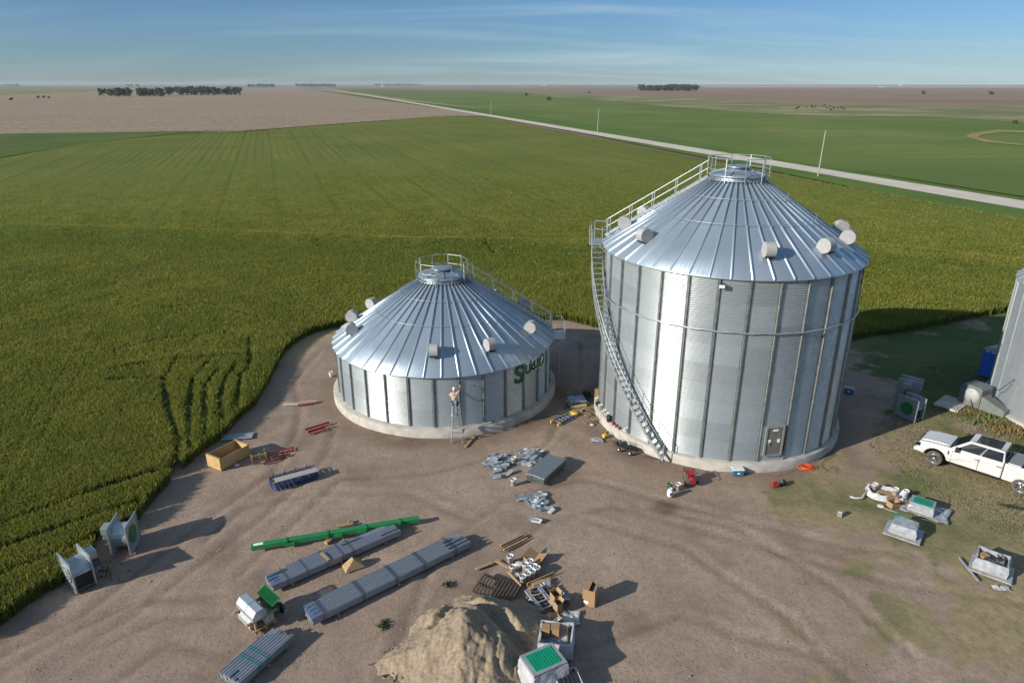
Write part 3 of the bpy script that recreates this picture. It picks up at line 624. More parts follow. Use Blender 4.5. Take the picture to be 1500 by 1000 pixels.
def peak(root, eave, R0, Rt):
    zt = roof_z(Rt, eave, R0)
    mb = MB(); mb.lathe([(Rt+0.02, zt+0.02), (Rt-0.02, zt+0.30), (Rt-0.05, zt+0.34)], 48); mb.build('peak_collar', M['roof'], root)
    mb = MB(); ring = [pol(Rt+0.16, i*2*math.pi/48, roof_z(Rt+0.16, eave, R0)+0.13) for i in range(48)]
    mb.path(ring, 0.035, 6, closed=True); mb.build('peak_ring', M['steel'], root)
    mb = MB(); mb.lathe([(Rt+0.14, zt+0.20), (Rt+0.17, zt+0.24), (Rt+0.14, zt+0.30), (1.1, zt+0.40), (0.66, zt+0.55), (0.64, zt+0.56)], 40)
    mb.lathe([(Rt+0.14, zt+0.20), (0.2, zt+0.22)], 40)
    for i in range(8):
        t = i*math.pi/4+0.2; mb.beam(pol(Rt+0.10, t, zt+0.325), pol(0.68, t, zt+0.565), 0.05, 0.03)
    cap = mb.build('peak_cap', M['roof'], root)
    mb = MB(); mb.lathe([(0.60, zt+0.54), (0.60, zt+0.66), (0.68, zt+0.665), (0.69, zt+0.71), (0.62, zt+0.75), (0.25, zt+0.80), (0.001, zt+0.81)], 32); mb.build('hatch_lid', M['roof'], cap)
    return zt
def roof_stairs(root, az, eave, R0, Rt, width=0.62, side=(-1, 1), railh=0.95, rails=True):
    X = Matrix.Rotation(az, 4, 'Z'); mb = MB(); mb.X = X
    r0, r1 = R0+0.05, Rt+0.25; f = lambda r: roof_z(r, eave, R0)+0.20
    for s in (-1, 1): mb.beam((r0, s*width/2, f(r0)), (r1, s*width/2, f(r1)), 0.045, 0.16)
    n = int((r0-r1)/0.26)
    tr = MB(); tr.X = X
    for i in range(n):
        r = r0-(i+0.5)*(r0-r1)/n; tr.box((r, 0, f(r)+0.03), (0.17, width-0.05, 0.035))
    st = mb.build('roof_stairs', M['steel'], root); tr.build('tread', M['steel'], st)
    if rails:
        rb = MB(); rb.X = X
        for s in side:
            y = s*(width/2+0.03)
            rb.tube((r0, y, f(r0)+railh), (r1, y, f(r1)+railh), 0.02, 6); rb.tube((r0, y, f(r0)+railh*0.52), (r1, y, f(r1)+railh*0.52), 0.017, 6)
            for i in range(5):
                r = r0+(r1-r0)*(i+0.1)/4.4; rb.box((r, y, f(r)+railh/2), (0.04, 0.04, railh))
                if i < 4: pass
        rb.build('handrail', M['steel'], st)
    return st
def landing(root, az, z, r0=7.45, r1=8.45, half=R(5.2), h=1.07, open_side=None):
    mb = MB(); n = 4; V = []
    for dz in (0, -0.05):
        for i in range(n+1):
            t = az-half+2*half*i/n
            for r in (r0, r1): V.append(pol(r, t, z+dz))
    k = 2*(n+1); F = []
    for i in range(n): F += [(2*i, 2*i+1, 2*i+3, 2*i+2), (k+2*i, k+2*i+2, k+2*i+3, k+2*i+1), (2*i+1, k+2*i+1, k+2*i+3, 2*i+3)]
    F += [(0, k, k+1, 1), (2*n, 2*n+1, k+2*n+1, k+2*n)]
    mb.add(V, F)
    for s in (-1, 1): mb.beam(pol(r1-0.1, az+s*half*0.8, z-0.06), pol(r0-0.05, az+s*half*0.8, z-0.95), 0.05, 0.05)
    pf = mb.build('landing', M['steel'], root)
    rb = MB(); P_ = [pol(r0+0.1, az-half, z), pol(r1-.02, az-half, z), pol(r1-.02, az, z), pol(r1-.02, az+half, z), pol(r0+0.1, az+half, z)]
    for i, p in enumerate(P_): rb.box(p+Vector((0, 0, h/2)), (0.04, 0.04, h), rz=az)
    for i in range(4):
        if open_side is not None and i == open_side: continue
        for q in (h, h*0.52): rb.tube(P_[i]+Vector((0, 0, q)), P_[i+1]+Vector((0, 0, q)), 0.02, 6)
    rb.build('landing_railing', M['steel'], pf); return pf
def base_pad(root, r, h, m=None):
    mb = MB(); mb.lathe([(r, -0.3), (r, h-0.03), (r-0.03, h), (r-0.8, h+0.004)], 160); return mb.build('concrete_base', m or M['concrete'], root)
EAVE_S, EAVE_B = 3.88, 10.92
# --- small bin
small = empty('grain_bin', (-4.69, 44.38, 0), 0, 'short galvanised grain bin with a worker on a ladder at its wall', 'grain bin')
base_pad(small, 7.74, 0.5)
corrugated(7.3, 0.5, EAVE_S-0.02, 0.125, 0.027, 180, 15, 1.12, R(6), M['wall'], small)
stiffeners(small, 7.3, 0.5, EAVE_S-0.05, 30, R(270), M['stiff'])
cone_roof(small, EAVE_S, 7.52, 1.45, 45, R(2), M['roof'])
for r_ in (4.55, 2.9): roof_ring(small, r_, EAVE_S, 7.52, 45, R(2), skip=lambda t: abs((t-R(12)+math.pi) % (2*math.pi)-math.pi) < R(8 if r_ > 4 else 13))
for a_ in (270, 302, 340.5, 29, 58, 151, 179, 203):
    roof_vent(small, R(a_), EAVE_S, 7.52)
peak(small, EAVE_S, 7.52, 1.45); guard(small, 1.72, roof_z(1.72, EAVE_S, 7.52)+0.12, 1.28, 10, R(9))
roof_stairs(small, R(9), EAVE_S, 7.52, 1.45)
landing(small, R(4), EAVE_S-0.25, 7.5, 8.35, R(6), 1.07)
def lower_ladder():
    mb = MB(); X = Matrix.Rotation(R(-2), 4, 'Z'); mb.X = X
    for s in (-1, 1): mb.tube((8.0, s*0.22, 0.55), (8.0, s*0.22, EAVE_S-0.2), 0.022, 6)
    for i in range(10): mb.tube((8.0, -0.22, 0.7+i*0.3), (8.0, 0.22, 0.7+i*0.3), 0.014, 5)
    mb.build('access_ladder', M['steel'], small)
lower_ladder()
def cyl_text(root, Rr, chars, mgreen, mwhite):
    """letters bent round the wall; chars = (glyph, centre azimuth, base height, letter height, bold, x stretch)"""
    for ch, az, zb, hgt, bold, xs_ in chars:
        cu = bpy.data.curves.new('letter', 'FONT'); cu.body = ch; cu.size = 1.0; cu.offset = bold; cu.extrude = 0.0; cu.align_x = 'CENTER'
        to = bpy.data.objects.new('letter_tmp', cu); C.objects.link(to)
        dg = bpy.context.evaluated_depsgraph_get(); me0 = bpy.data.meshes.new_from_object(to.evaluated_get(dg)); bpy.data.objects.remove(to)
        ys_ = [v.co.y for v in me0.vertices]; lo, hi = min(ys_), max(ys_); k = hgt/(hi-lo)
        bm = bmesh.new(); bm.from_mesh(me0)
        r = bmesh.ops.extrude_face_region(bm, geom=bm.faces[:]); 
        for e in r['geom']:
            if isinstance(e, bmesh.types.BMVert): e.co.z += 0.02
        for v in bm.verts:
            x, y, zt = v.co; t = az+x*k*xs_/Rr; v.co = pol(Rr+zt, t, zb+(y-lo)*k)
        bmesh.ops.recalc_face_normals(bm, faces=bm.faces); me = bpy.data.meshes.new('lettering'); bm.to_mesh(me); bm.free(); me.materials.append(mgreen)
        o = bpy.data.objects.new('lettering', me); C.objects.link(o); o.parent = root
def band_patch(root, Rr, a0, a1, z0, z1, m, th=0.008, name='sign_panel'):
    mb = MB(); n = 12; V = []
    for i in range(n+1):
        t = a0+(a1-a0)*i/n
        for r, z in ((Rr, z0), (Rr+th, z0), (Rr+th, z1), (Rr, z1)): V.append(pol(r, t, z))
    F = [(4*i+k, 4*i+(k+1) % 4, 4*i+4+(k+1) % 4, 4*i+4+k) for i in range(n) for k in range(4)]+[(0, 1, 2, 3), (4*n+3, 4*n+2, 4*n+1, 4*n)]
    mb.add(V, F); return mb.build(name, m, root)
M['sign'] = mat('pale_sign_panel', (0.62,0.68,0.62), 0.6); M['sgreen'] = mat('sign_green', (0.01,0.09,0.035), 0.5)
def logo(root, Rr, a_first, ztop, k=1.0):
    d = lambda m_: R(math.degrees(m_*k/Rr))
    p = band_patch(root, Rr+0.022, a_first+d(1.15), a_first+d(3.45), ztop-0.92*k, ztop-0.05*k, M['sign'])
    cyl_text(p, Rr+0.034, [('S', a_first+d(0.62), ztop-1.28*k, 1.22*k, 0.03, 1.15)], M['sgreen'], None)
    cyl_text(p, Rr+0.034, [('u', a_first+d(1.38), ztop-0.90*k, 0.66*k, 0.035, 0.95), ('k', a_first+d(1.80), ztop-0.88*k, 0.86*k, 0.035, 0.95), ('u', a_first+d(2.28), ztop-0.84*k, 0.66*k, 0.035, 0.95)], M['sgreen'], None)
    # round emblem with a P in it
    c0 = a_first+d(3.08); zc = ztop-0.54*k; mb = MB()
    for rr_, mi, th in ((0.52, 1, 0.030), (0.46, 0, 0.040)):
        V = [pol(Rr+th, c0, zc)]; n = 28
        for i in range(n):
            t = 2*math.pi*i/n; V.append(pol(Rr+th, c0+d(rr_*math.cos(t)), zc+rr_*k*math.sin(t)))
        mb.add(V, [(0, 1+i, 1+(i+1) % n) for i in range(n)], mi)
    mb.build('round_emblem', [M['sgreen'], M['sign']], p)
    cyl_text(p, Rr+0.052, [('P', c0-d(0.02), zc-0.27*k, 0.54*k, 0.03, 1.0)], M['sign'], None)
logo(small, 7.32, R(310.0), EAVE_S-0.10)
# --- tall bin
big = empty('grain_bin', (13.05, 40.34, 0), 0, 'tall galvanised grain bin with an outside staircase winding up its left side', 'grain bin')
base_pad(big, 7.62, 0.5)
corrugated(7.3, 0.5, EAVE_B-0.02, 0.125, 0.027, 180, 15, 1.12, R(10), M['wall'], big)
stiffeners(big, 7.3, 0.5, EAVE_B-0.05, 30, R(262), M['stiff'])
cone_roof(big, EAVE_B, 7.52, 1.45, 45, R(6), M['roof'])
for r_ in (4.55, 2.9): roof_ring(big, r_, EAVE_B, 7.52, 45, R(6), skip=lambda t: abs((t-R(158)+math.pi) % (2*math.pi)-math.pi) < R(8 if r_ > 4 else 13))
for a_ in (205.5, 172, 270, 302, 330, 356, 134): roof_vent(big, R(a_), EAVE_B, 7.52)
peak(big, EAVE_B, 7.52, 1.45); guard(big, 1.72, roof_z(1.72, EAVE_B, 7.52)+0.12, 1.28, 10, R(158))
roof_stairs(big, R(158), EAVE_B, 7.52, 1.45, side=(-1, 1))
landing(big, R(164), EAVE_B-0.15, 7.5, 8.4, R(6.5), 1.1, open_side=3)
def spiral():
    a0, a1, z0, z1 = R(236), R(170), 0.25, EAVE_B-0.2; n = 40; ri, ro = 7.50, 8.18
    st = None; mb = MB()
    for r in (ri, ro):
        V = []
        for i in range(n+1):
            t = a0+(a1-a0)*i/n; z = z0+(z1-z0)*i/n
            for dr, dz in ((-0.022, -0.13), (0.022, -0.13), (0.022, 0.11), (-0.022, 0.11)): V.append(pol(r+dr, t, z+dz))
        F = [(4*i+k, 4*i+(k+1) % 4, 4*i+4+(k+1) % 4, 4*i+4+k) for i in range(n) for k in range(4)]+[(0, 1, 2, 3), (4*n+3, 4*n+2, 4*n+1, 4*n)]
        mb.add(V, F)
    st = mb.build('outer_staircase', M['steel'], big)
    tr = MB(); m_ = 38
    for i in range(m_):
        k = (i+0.5)/m_; t = a0+(a1-a0)*k; z = z0+(z1-z0)*k; tr.box(pol((ri+ro)/2, t, z+0.02), (ro-ri-0.03, 0.21, 0.035), rz=t)
    tr.build('tread', M['steel'], st)
    hr = MB()
    for h, rad in ((1.0, 0.024), (0.55, 0.018)):
        hr.path([pol(ro+0.03, a0+(a1-a0)*i/n, z0+(z1-z0)*i/n+h) for i in range(n+1)], rad, 6)
    for i in range(0, n+1, 5):
        t = a0+(a1-a0)*i/n; z = z0+(z1-z0)*i/n; hr.box(pol(ro+0.03, t, z+0.5), (0.04, 0.04, 1.0), rz=t)
    hr.build('handrail', M['steel'], st)
    for i in range(3, n, 5):
        br = MB(); t = a0+(a1-a0)*i/n; z = z0+(z1-z0)*i/n; br.beam(pol(7.32, t, z-0.4), pol(ro, t, z-0.1), 0.04, 0.04)
        br.build('bracket', M['steel'], st)
spiral()
def wind_ring(root, Rr, z):
    mb = MB(); mb.path([pol(Rr, i*2*math.pi/120, z+0.03*math.sin(i*1.7)) for i in range(120)], 0.04, 6, closed=True); mb.build('wind_ring', M['steel'], root)
wind_ring(big, 7.47, 8.05)
def bin_door(root, az, z0, w=0.80, h=1.62):
    X = Matrix.Translation(pol(7.3, az, z0)) @ Matrix.Rotation(az, 4, 'Z')
    mb = MB(); mb.X = X
    mb.box((0.06, -w/2-0.10, h/2), (0.16, 0.10, h+0.2)); mb.box((0.06, w/2+0.10, h/2), (0.16, 0.10, h+0.2)); mb.box((0.06, 0, h+0.06), (0.16, w+0.096, 0.1)); mb.box((0.06, 0, -0.06), (0.16, w+0.096, 0.1))
    fr = mb.build('door_frame', M['steel'], root)
    mb = MB(); mb.X = X; mb.box((0.07, 0, h/2), (0.05, w, h)); d = mb.build('door', mat('door_sheet', (0.26,0.24,0.22), 0.5, 0.6, (0.21,0.195,0.18), 3), root, bevel=0.01)
    for c_, d_ in (((0.10, 0.02, h*0.9), (0.006, 0.30, 0.10)), ((0.10, -(w/2-0.13), h*0.50), (0.006, 0.16, 0.2)), ((0.10, w/2-0.13, h*0.50), (0.006, 0.16, 0.2))):
        mb = MB(); mb.X = X; mb.box(c_, d_); mb.build('sticker', M['label'], d)
    mb = MB(); mb.X = X; mb.tube((0.10, -w/2+0.06, 0.7), (0.16, -w/2+0.06, 0.7), 0.015, 6); mb.beam((0.16, -w/2+0.06, 0.58), (0.16, -w/2+0.06, 0.82), 0.03, 0.03); mb.build('handle', M['steel'], d)
bin_door(big, R(280), 0.95)
def wall_light():
    X = Matrix.Translation(pol(7.3, R(251), EAVE_B-0.42)) @ Matrix.Rotation(R(251), 4, 'Z'); mb = MB(); mb.X = X
    mb.box((0.16, 0, 0.1), (0.20, 0.06, 0.06)); mb.box((0.30, 0, 0.0), (0.14, 0.34, 0.20)); o = mb.build('flood_light', M['darkgrey'], big)
    mb = MB(); mb.X = X; mb.box((0.374, 0, 0.0), (0.01, 0.28, 0.15)); mb.build('lens', M['white'], o)
wall_light()
logo(big, 7.32, R(329), EAVE_B-0.14, 0.95)
# --- old bin on the right edge
old = empty('grain_bin', (38.3, 39.5, 0), 0, 'weathered dull grey grain bin cut off by the right edge behind the white pickup', 'grain bin')
base_pad(old, 6.75, 0.22)
corrugated(6.4, 0.22, 8.35, 0.11, 0.02, 150, 14, 1.12, R(10), M['wall_old'], old, seam=False)
stiffeners(old, 6.4, 0.22, 8.3, 28, R(205), M['wall_old'])
cone_roof(old, 8.35, 6.55, 1.3, 38, R(3), M['wall_old']); peak(old, 8.35, 6.55, 1.3)
# ------------------------------------------------------------------ pickup truck
def make_truck():
    fw = G(1366, 680); rw = G(1492.5, 722.5); rz = bear(rw, fw); hd = Vector((math.cos(rz), math.sin(rz), 0)); rt = Vector((hd.y, -hd.x, 0))
    root = empty('pickup_truck', fw+rt*0.93, rz, 'white crew cab pickup truck with black glass roof parked on the grass', 'pickup truck')
    P = M['carpaint']; WB = 4.06; HW = 1.0
    def arc(cx, r, a0, a1, n=9): return [(cx+r*math.cos(R(a0+(a1-a0)*i/n)), 0.44+r*math.sin(R(a0+(a1-a0)*i/n))) for i in range(n+1)]
    def shape(mb):
        out = []
        for x, y, z in mb.v:
            k = 1.0
            if z > 0.95: k -= 0.07*(z-0.95)/0.4
            if z < 0.7: k -= 0.03*(0.7-z)/0.3
            if x > 0.2: k -= 0.10*((x-0.2)/0.77)**2
            out.append((x, y*k, z))
        mb.v = out
    # front clip + cab lower: stations along x so that the sides bend
    front = [(0.97,0.52),(0.99,0.80),(0.95,1.08),(0.86,1.17),(0.45,1.235),(-0.2,1.275),(-0.62,1.30),(-3.12,1.36),(-3.12,0.50)]+[(-0.62,0.50)]+[p for p in arc(0, 0.56, 174, 6)]+[(0.62,0.50)]
    mb = MB(); mb.prism(front, -HW, HW, 'Y'); shape(mb); mb.build('body', P, root, bevel=0.07)
    # bed: two sides, floor, tailgate, bulkhead
    side = [(-3.16,0.50),(-3.16,1.40),(-5.30,1.42),(-5.32,0.62),(-4.75,0.56)]+arc(-WB, 0.56, 8, 172)+[(-3.5,0.50)]
    for s in (-1, 1):
        mb = MB(); mb.prism(side, s*0.86, s*HW, 'Y'); shape(mb); mb.build('bed_side', P, root, bevel=0.025)
    mb = MB(); mb.box((-4.2, 0, 0.80), (2.1, 1.68, 0.05)); mb.build('bed_floor', M['black'], root)
    mb = MB(); mb.box((-5.27, 0, 1.03), (0.07, 1.62, 0.70)); mb.build('tailgate', P, root, bevel=0.02)
    mb = MB(); mb.box((-3.20, 0, 1.10), (0.05, 1.62, 0.55)); mb.build('bed_bulkhead', M['darkgrey'], root)
    mb = MB(); mb.box((-3.55, 0, 1.30), (0.58, 1.60, 0.28)); tb = mb.build('tool_box', mat('tool_box_aluminium', (0.30,0.31,0.33), 0.45, 0.6), root, bevel=0.02)
    # greenhouse
    zb, zt = 1.33, 1.96; B = [(-0.62, .90), (-3.14, .90)]; T = [(-1.42, .70), (-3.02, .72)]
    vs = [(B[0][0], -.90, 1.28), (B[1][0], -.90, zb), (B[1][0], .90, zb), (B[0][0], .90, 1.28), (T[0][0], -.68, zt-.03), (T[1][0], -.71, zt), (T[1][0], .71, zt), (T[0][0], .68, zt-.03)]
    mb = MB(); mb.add(vs, [(0, 3, 2, 1), (4, 5, 6, 7), (0, 1, 5, 4), (1, 2, 6, 5), (2, 3, 7, 6), (3, 0, 4, 7)]); mb.build('cab', P, root, bevel=0.06)
    def panel(pts, name, m, off=0.012, par=None):
        n = (Vector(pts[1])-Vector(pts[0])).cross(Vector(pts[2])-Vector(pts[0])).normalized()
        mb = MB(); k = len(pts); a = [Vector(p)-n*0.004 for p in pts]; b = [Vector(p)+n*off for p in pts]
        mb.add([p[:] for p in a+b], [tuple(range(k-1, -1, -1)), tuple(range(k, 2*k))]+[(i, (i+1) % k, k+(i+1) % k, k+i) for i in range(k)]); return mb.build(name, m, par or root)
    def lerp(a, b, t): return tuple(a[i]+(b[i]-a[i])*t for i in range(3))
    def quad_on(c, u0, u1, v0, v1, sk=0):   # c: four corners bl, br, tr, tl
        f = lambda u, v: lerp(lerp(c[0], c[1], u), lerp(c[3], c[2], u), v)
        return [f(u0, v0), f(u1, v0), f(u1-sk, v1), f(u0+sk*0, v1)]
    L = [vs[2], vs[3], vs[7], vs[6]]; Rr = [vs[0], vs[1], vs[5], vs[4]]
    panel(quad_on(L, 0.035, 0.44, 0.10, 0.86), 'rear_side_window', M['glass']); panel(quad_on(L, 0.47, 0.93, 0.10, 0.86, 0.03), 'front_side_window', M['glass'])
    panel(quad_on(L, 0.445, 0.465, 0.12, 0.84), 'door_pillar', M['black'])
    panel(quad_on(Rr, 0.56, 0.965, 0.10, 0.86), 'rear_side_window', M['glass']); panel(quad_on(Rr, 0.10, 0.53, 0.10, 0.86), 'front_side_window', M['glass'])
    W = [vs[3], vs[0], vs[4], vs[7]]; panel(quad_on(W, 0.05, 0.95, 0.03, 0.93), 'windscreen', M['glass'])
    Bk = [vs[1], vs[2], vs[6], vs[5]]; panel(quad_on(Bk, 0.06, 0.94, 0.2, 0.9), 'rear_window', M['glass'])
    Tp = [vs[5], vs[6], vs[7], vs[4]]; rp_ = panel(quad_on(Tp, 0.09, 0.91, 0.14, 0.86), 'roof_glass', M['glass'], 0.014)
    mb = MB(); mb.box((-2.2, 0, zt+0.005), (0.05, 1.14, 0.03)); mb.build('roof_glass_bar', M['black'], rp_)
    for s in (-1, 1):
        mb = MB(); mb.tube((-1.5, s*0.66, zt+0.01), (-2.98, s*0.685, zt+0.03), 0.014, 6); mb.build('roof_rail', M['black'], root)
    # hood with a raised centre
    hood = [(-0.55,1.30),(-0.2,1.31),(0.45,1.27),(0.84,1.205),(0.86,1.17),(-0.55,1.25)]
    mb = MB(); mb.prism(hood, -0.62, 0.62, 'Y'); mb.build('bonnet', P, root, bevel=0.04)
    mb = MB(); mb.box((-0.66, 0, 1.305), (0.20, 1.66, 0.03)); mb.build('cowl', M['black'], root)
    mb = MB(); mb.box((0.985, 0, 0.93), (0.05, 1.20, 0.34)); g = mb.build('grille', M['darkgrey'], root, bevel=0.01)
    for k in range(3):
        mb = MB(); mb.box((1.012, 0, 0.82+0.11*k), (0.02, 1.1, 0.03)); mb.build('grille_bar', M['chrome'], g)
    mb = MB(); mb.box((1.03, 0, 0.60), (0.16, 1.72, 0.20)); bu = mb.build('front_bumper', P, root, bevel=0.03)
    for s in (-1, 1):
        mb = MB(); mb.box((1.118, s*0.62, 0.60), (0.02, 0.2, 0.1)); mb.build('fog_light', M['darkgrey'], bu)
        mb = MB(); mb.box((0.93, s*0.80, 0.98), (0.26, 0.24, 0.24)); h = mb.build('headlight', M['glass'], root, bevel=0.02)
        mb = MB(); mb.box((1.064, s*0.80, 1.02), (0.012, 0.16, 0.09)); mb.build('lens', M['label'], h)
        mb = MB(); mb.box((-5.325, s*0.88, 1.12), (0.03, 0.14, 0.34)); mb.build('tail_light', M['red'], root)
        mb = MB(); mb.box((-0.98, s*1.14, 1.42), (0.15, 0.22, 0.26)); mb.beam((-1.0, s*0.88, 1.34), (-0.98, s*1.08, 1.38), 0.06, 0.05); mb.build('side_mirror', M['black'], root, bevel=0.02)
        for x in (-1.95, -2.95):
            mb = MB(); mb.box((x, s*0.985, 1.13), (0.24, 0.04, 0.035)); mb.build('door_handle', M['darkgrey'], root)
        mb = MB(); mb.box((-0.60, s*0.985, 1.02), (0.10, 0.03, 0.22)); mb.build('fender_vent', M['darkgrey'], root)
        for x in (-0.78, -2.02, -3.135):
            mb = MB(); mb.box((x, s*0.995, 0.92), (0.014, 0.012, 0.72)); mb.build('door_seam', M['darkgrey'], root)
        mb = MB(); mb.box((-1.9, s*0.93, 0.42), (2.3, 0.12, 0.06)); mb.build('running_board', M['black'], root)
    mb = MB(); mb.box((-5.40, 0, 0.62), (0.14, 1.7, 0.18)); mb.build('rear_bumper', M['chrome'], root, bevel=0.02)
    mb = MB(); mb.box((-2.0, 0, 0.50), (5.6, 1.2, 0.22)); mb.build('chassis', M['black'], root)
    for x in (0, -WB):
        for s in (-1, 1):
            wroot = MB(); X = Matrix.Translation((x, s*0.93-s*0.02, 0.42)) @ Matrix.Rotation(-s*math.pi/2, 4, 'X')
            wroot.X = X; wroot.lathe([(0.24, -0.13), (0.38, -0.14), (0.415, -0.10), (0.42, 0), (0.415, 0.10), (0.38, 0.14), (0.27, 0.135), (0.26, 0.09)], 36)
            w = wroot.build('wheel', M['tyre'], root)
            rb = MB(); rb.X = X; rb.lathe([(0.262, 0.10), (0.25, 0.06), (0.001, 0.05)], 28)
            rb.build('rim_back', M['black'], w)
            rb = MB(); rb.X = X; rb.lathe([(0.268, 0.10), (0.272, 0.132), (0.245, 0.128), (0.24, 0.10)], 28)
            for k in range(8):
                t = k*math.pi/4; rb.beam((0.05*math.cos(t), 0.05*math.sin(t), 0.10), (0.25*math.cos(t), 0.25*math.sin(t), 0.115), 0.055, 0.03)
            rb.lathe([(0.075, 0.08), (0.07, 0.125), (0.001, 0.13)], 16); rb.build('rim', M['chrome'], w)
    return root
make_truck()
# ------------------------------------------------------------------ fans
def make_fan(loc, rz, label, flip=1, inlet=M['green'], motor=True, k=1.0, group='galvanised centrifugal fans waiting on the ground'):
    
    root = empty('centrifugal_fan', loc, rz, label, 'fan', group)
    W = 0.36*k; H = 1.42*k; D = 0.68*k; zc = 0.72*k
    for s in (-1, 1):
        mb = MB(); mb.box((s*W, 0, H/2+0.03), (0.02, 2*D, H)); 
        mb.box((s*(W+0.03), -D+0.0, H/2+0.03), (0.05, 0.02, H)); mb.box((s*(W+0.03), D, H/2+0.03), (0.05, 0.02, H)); mb.box((s*(W+0.03), 0, H+0.04), (0.05, 2*D, 0.02)); mb.box((s*(W+0.03), 0, 0.02), (0.05, 2*D, 0.02))
        mb.build('side_plate', M['steel'], root)
    prof = [(-D+0.02, 0.10*k), (-D+0.02, 0.82*k), (-0.50*k, 0.86*k)]
    for i in range(15):
        t = R(165-i*17); prof.append((0.02+(0.52+0.0*i)*k*math.cos(t), zc+0.02+0.56*k*math.sin(t)))
    prof.append((-0.2*k, 0.10*k))
    mb = MB(); n = len(prof)
    vs = [(-W+0.01, p[0], p[1]) for p in prof]+[(W-0.01, p[0], p[1]) for p in prof]
    fs = [(i, (i+1) % n, n+(i+1) % n, n+i) for i in range(n) if i != 0]; mb.add(vs, fs, smooth=False); mb.build('scroll_housing', M['steel'], root)
    mb = MB(); mb.box((0, -D+0.20, 0.46*k), (2*W-0.04, 0.02, 0.70*k)); mb.build('outlet_dark_sheet', M['black'], root)  # black sheet set in the open outlet to stand for its dark inside
    mb = MB(); X = Matrix.Translation((flip*W, 0, zc)) @ Matrix.Rotation(flip*math.pi/2, 4, 'Y'); mb.X = X
    mb.lathe([(0.40*k, 0.012), (0.42*k, 0.05), (0.34*k, 0.04), (0.30*k, 0.014)], 28); ir = mb.build('inlet_ring', inlet, root)
    mb = MB(); mb.X = X
    for i in range(14):
        t = i*2*math.pi/14; mb.beam((0.06*math.cos(t), 0.06*math.sin(t), 0.018), (0.33*k*math.cos(t+0.25), 0.33*k*math.sin(t+0.25), 0.022), 0.06*k, 0.015)
    mb.build('impeller', inlet, ir)
    mb = MB(); mb.X = X; mb.lathe([(0.34*k, 0.014), (0.001, 0.013)], 24); mb.build('inlet_dark_disc', M['black'], ir)  # black disc stands for the darkness inside the inlet
    if motor:
        x0 = -flip*(W+0.24)
        mb = MB(); mb.box((x0, 0.08, H*0.80), (0.40, 0.50, 0.36)); mb.build('control_box', M['steel'], root, bevel=0.01)
        mb = MB(); mb.tube((-flip*(W+0.02), 0, zc-0.12), (-flip*(W+0.52), 0, zc-0.12), 0.17, 16); mm = mb.build('motor', M['darkgrey'], root)
        mb = MB(); mb.box((-flip*(W+0.26), 0, zc-0.36), (0.44, 0.36, 0.05)); mb.box((-flip*(W+0.26), 0, (zc-0.38)/2), (0.05, 0.3, zc-0.38)); mb.build('motor_shelf', M['steel'], root)
    return root
a = G(193, 810); b = G(204.5, 789); az = bear(a, b); mid = (a+b)/2; nrm = Vector((-math.sin(az), math.cos(az), 0))
make_fan(mid+nrm*0.38, az+math.pi/2, 'galvanised fan with green inlet facing right, farther of two beside the crop edge', -1)
a = G(118, 868); b = G(138, 858); az = bear(a, b); mid = (a+b)/2
make_fan(mid+Vector((-math.sin(az), math.cos(az), 0))*0.68, az, 'galvanised fan with square black outlet facing the camera, left of its twin', -1, M['steel'])
a = G(1312.5, 607.5); b = G(1337, 618); az = bear(a, b); mid = (a+b)/2
make_fan(mid+Vector((-math.sin(az), math.cos(az), 0))*0.42, az+math.pi/2, 'galvanised fan with a bright green inlet, half in sun left of the white pickup', -1)
make_fan(G(1325, 585)+Vector((0.3, 0.2, 0)), az+math.pi/2+R(20), 'bluish fan wholly in the shadow, behind the fan with bright green inlet', 1)
def blower():
    a = G(1407, 595); b = G(1437, 607)
    root = empty('bin_blower', (G(1415, 596)+G(1432, 598))/2+Vector((0.25, 0.35, 0)), bear(a, b), 'grey blower housing with round white cover beside the weathered bin', 'blower')
    g = mat('grey_painted_sheet', (0.17,0.19,0.18), 0.55, 0.3, (0.14,0.16,0.15), 3)
    mb = MB(); mb.prism([(-0.75,0.1),(0.62,0.1),(0.62,1.35),(0.45,1.5),(-0.55,1.5),(-0.75,1.3)], -0.45, 0.75, 'Y'); mb.build('housing', g, root, bevel=0.02)
    mb = MB(); mb.X = Matrix.Translation((0.05, -0.46, 0.85)) @ Matrix.Rotation(math.pi/2, 4, 'X'); mb.lathe([(0.48, 0), (0.46, 0.05), (0.001, 0.06)], 28); c = mb.build('round_cover', mat('grey_white_cover', (.36,.37,.38), .6, 0, (.28,.26,.24), 3), root)
    mb = MB(); mb.beam((0.1, -0.54, 0.6), (0.35, -0.60, 0.1), 0.04, 0.04); mb.build('cover_prop', M['oldwood'], root)
    mb = MB(); mb.add([(0.64,-0.40,0.08),(0.64,0.5,0.08),(0.64,0.5,1.0),(0.64,-0.40,1.0),(2.1,-0.25,0.08),(2.1,0.4,0.08),(2.1,0.4,0.5),(2.1,-0.25,0.5)], [(0,3,2,1),(4,5,6,7),(0,1,5,4),(1,2,6,5),(2,3,7,6),(3,0,4,7)]); mb.build('transition_duct', g, root)
    mb = MB(); mb.path([(0.9, 0.3, 0.9), (1.0, 0.1, 1.5), (1.35, 0, 1.7), (1.9, 0.2, 2.6)], 0.025, 6); mb.build('conduit', M['black'], root)
blower()
tag(MB().box(G(1394, 594)+Vector((0.1, 0.2, 0.06)), (1.5, 2.2, 0.14), rz=R(-50)).build('concrete_slab', M['concrete'], bevel=0.01), 'small concrete slab beneath the grey blower housing', 'slab')
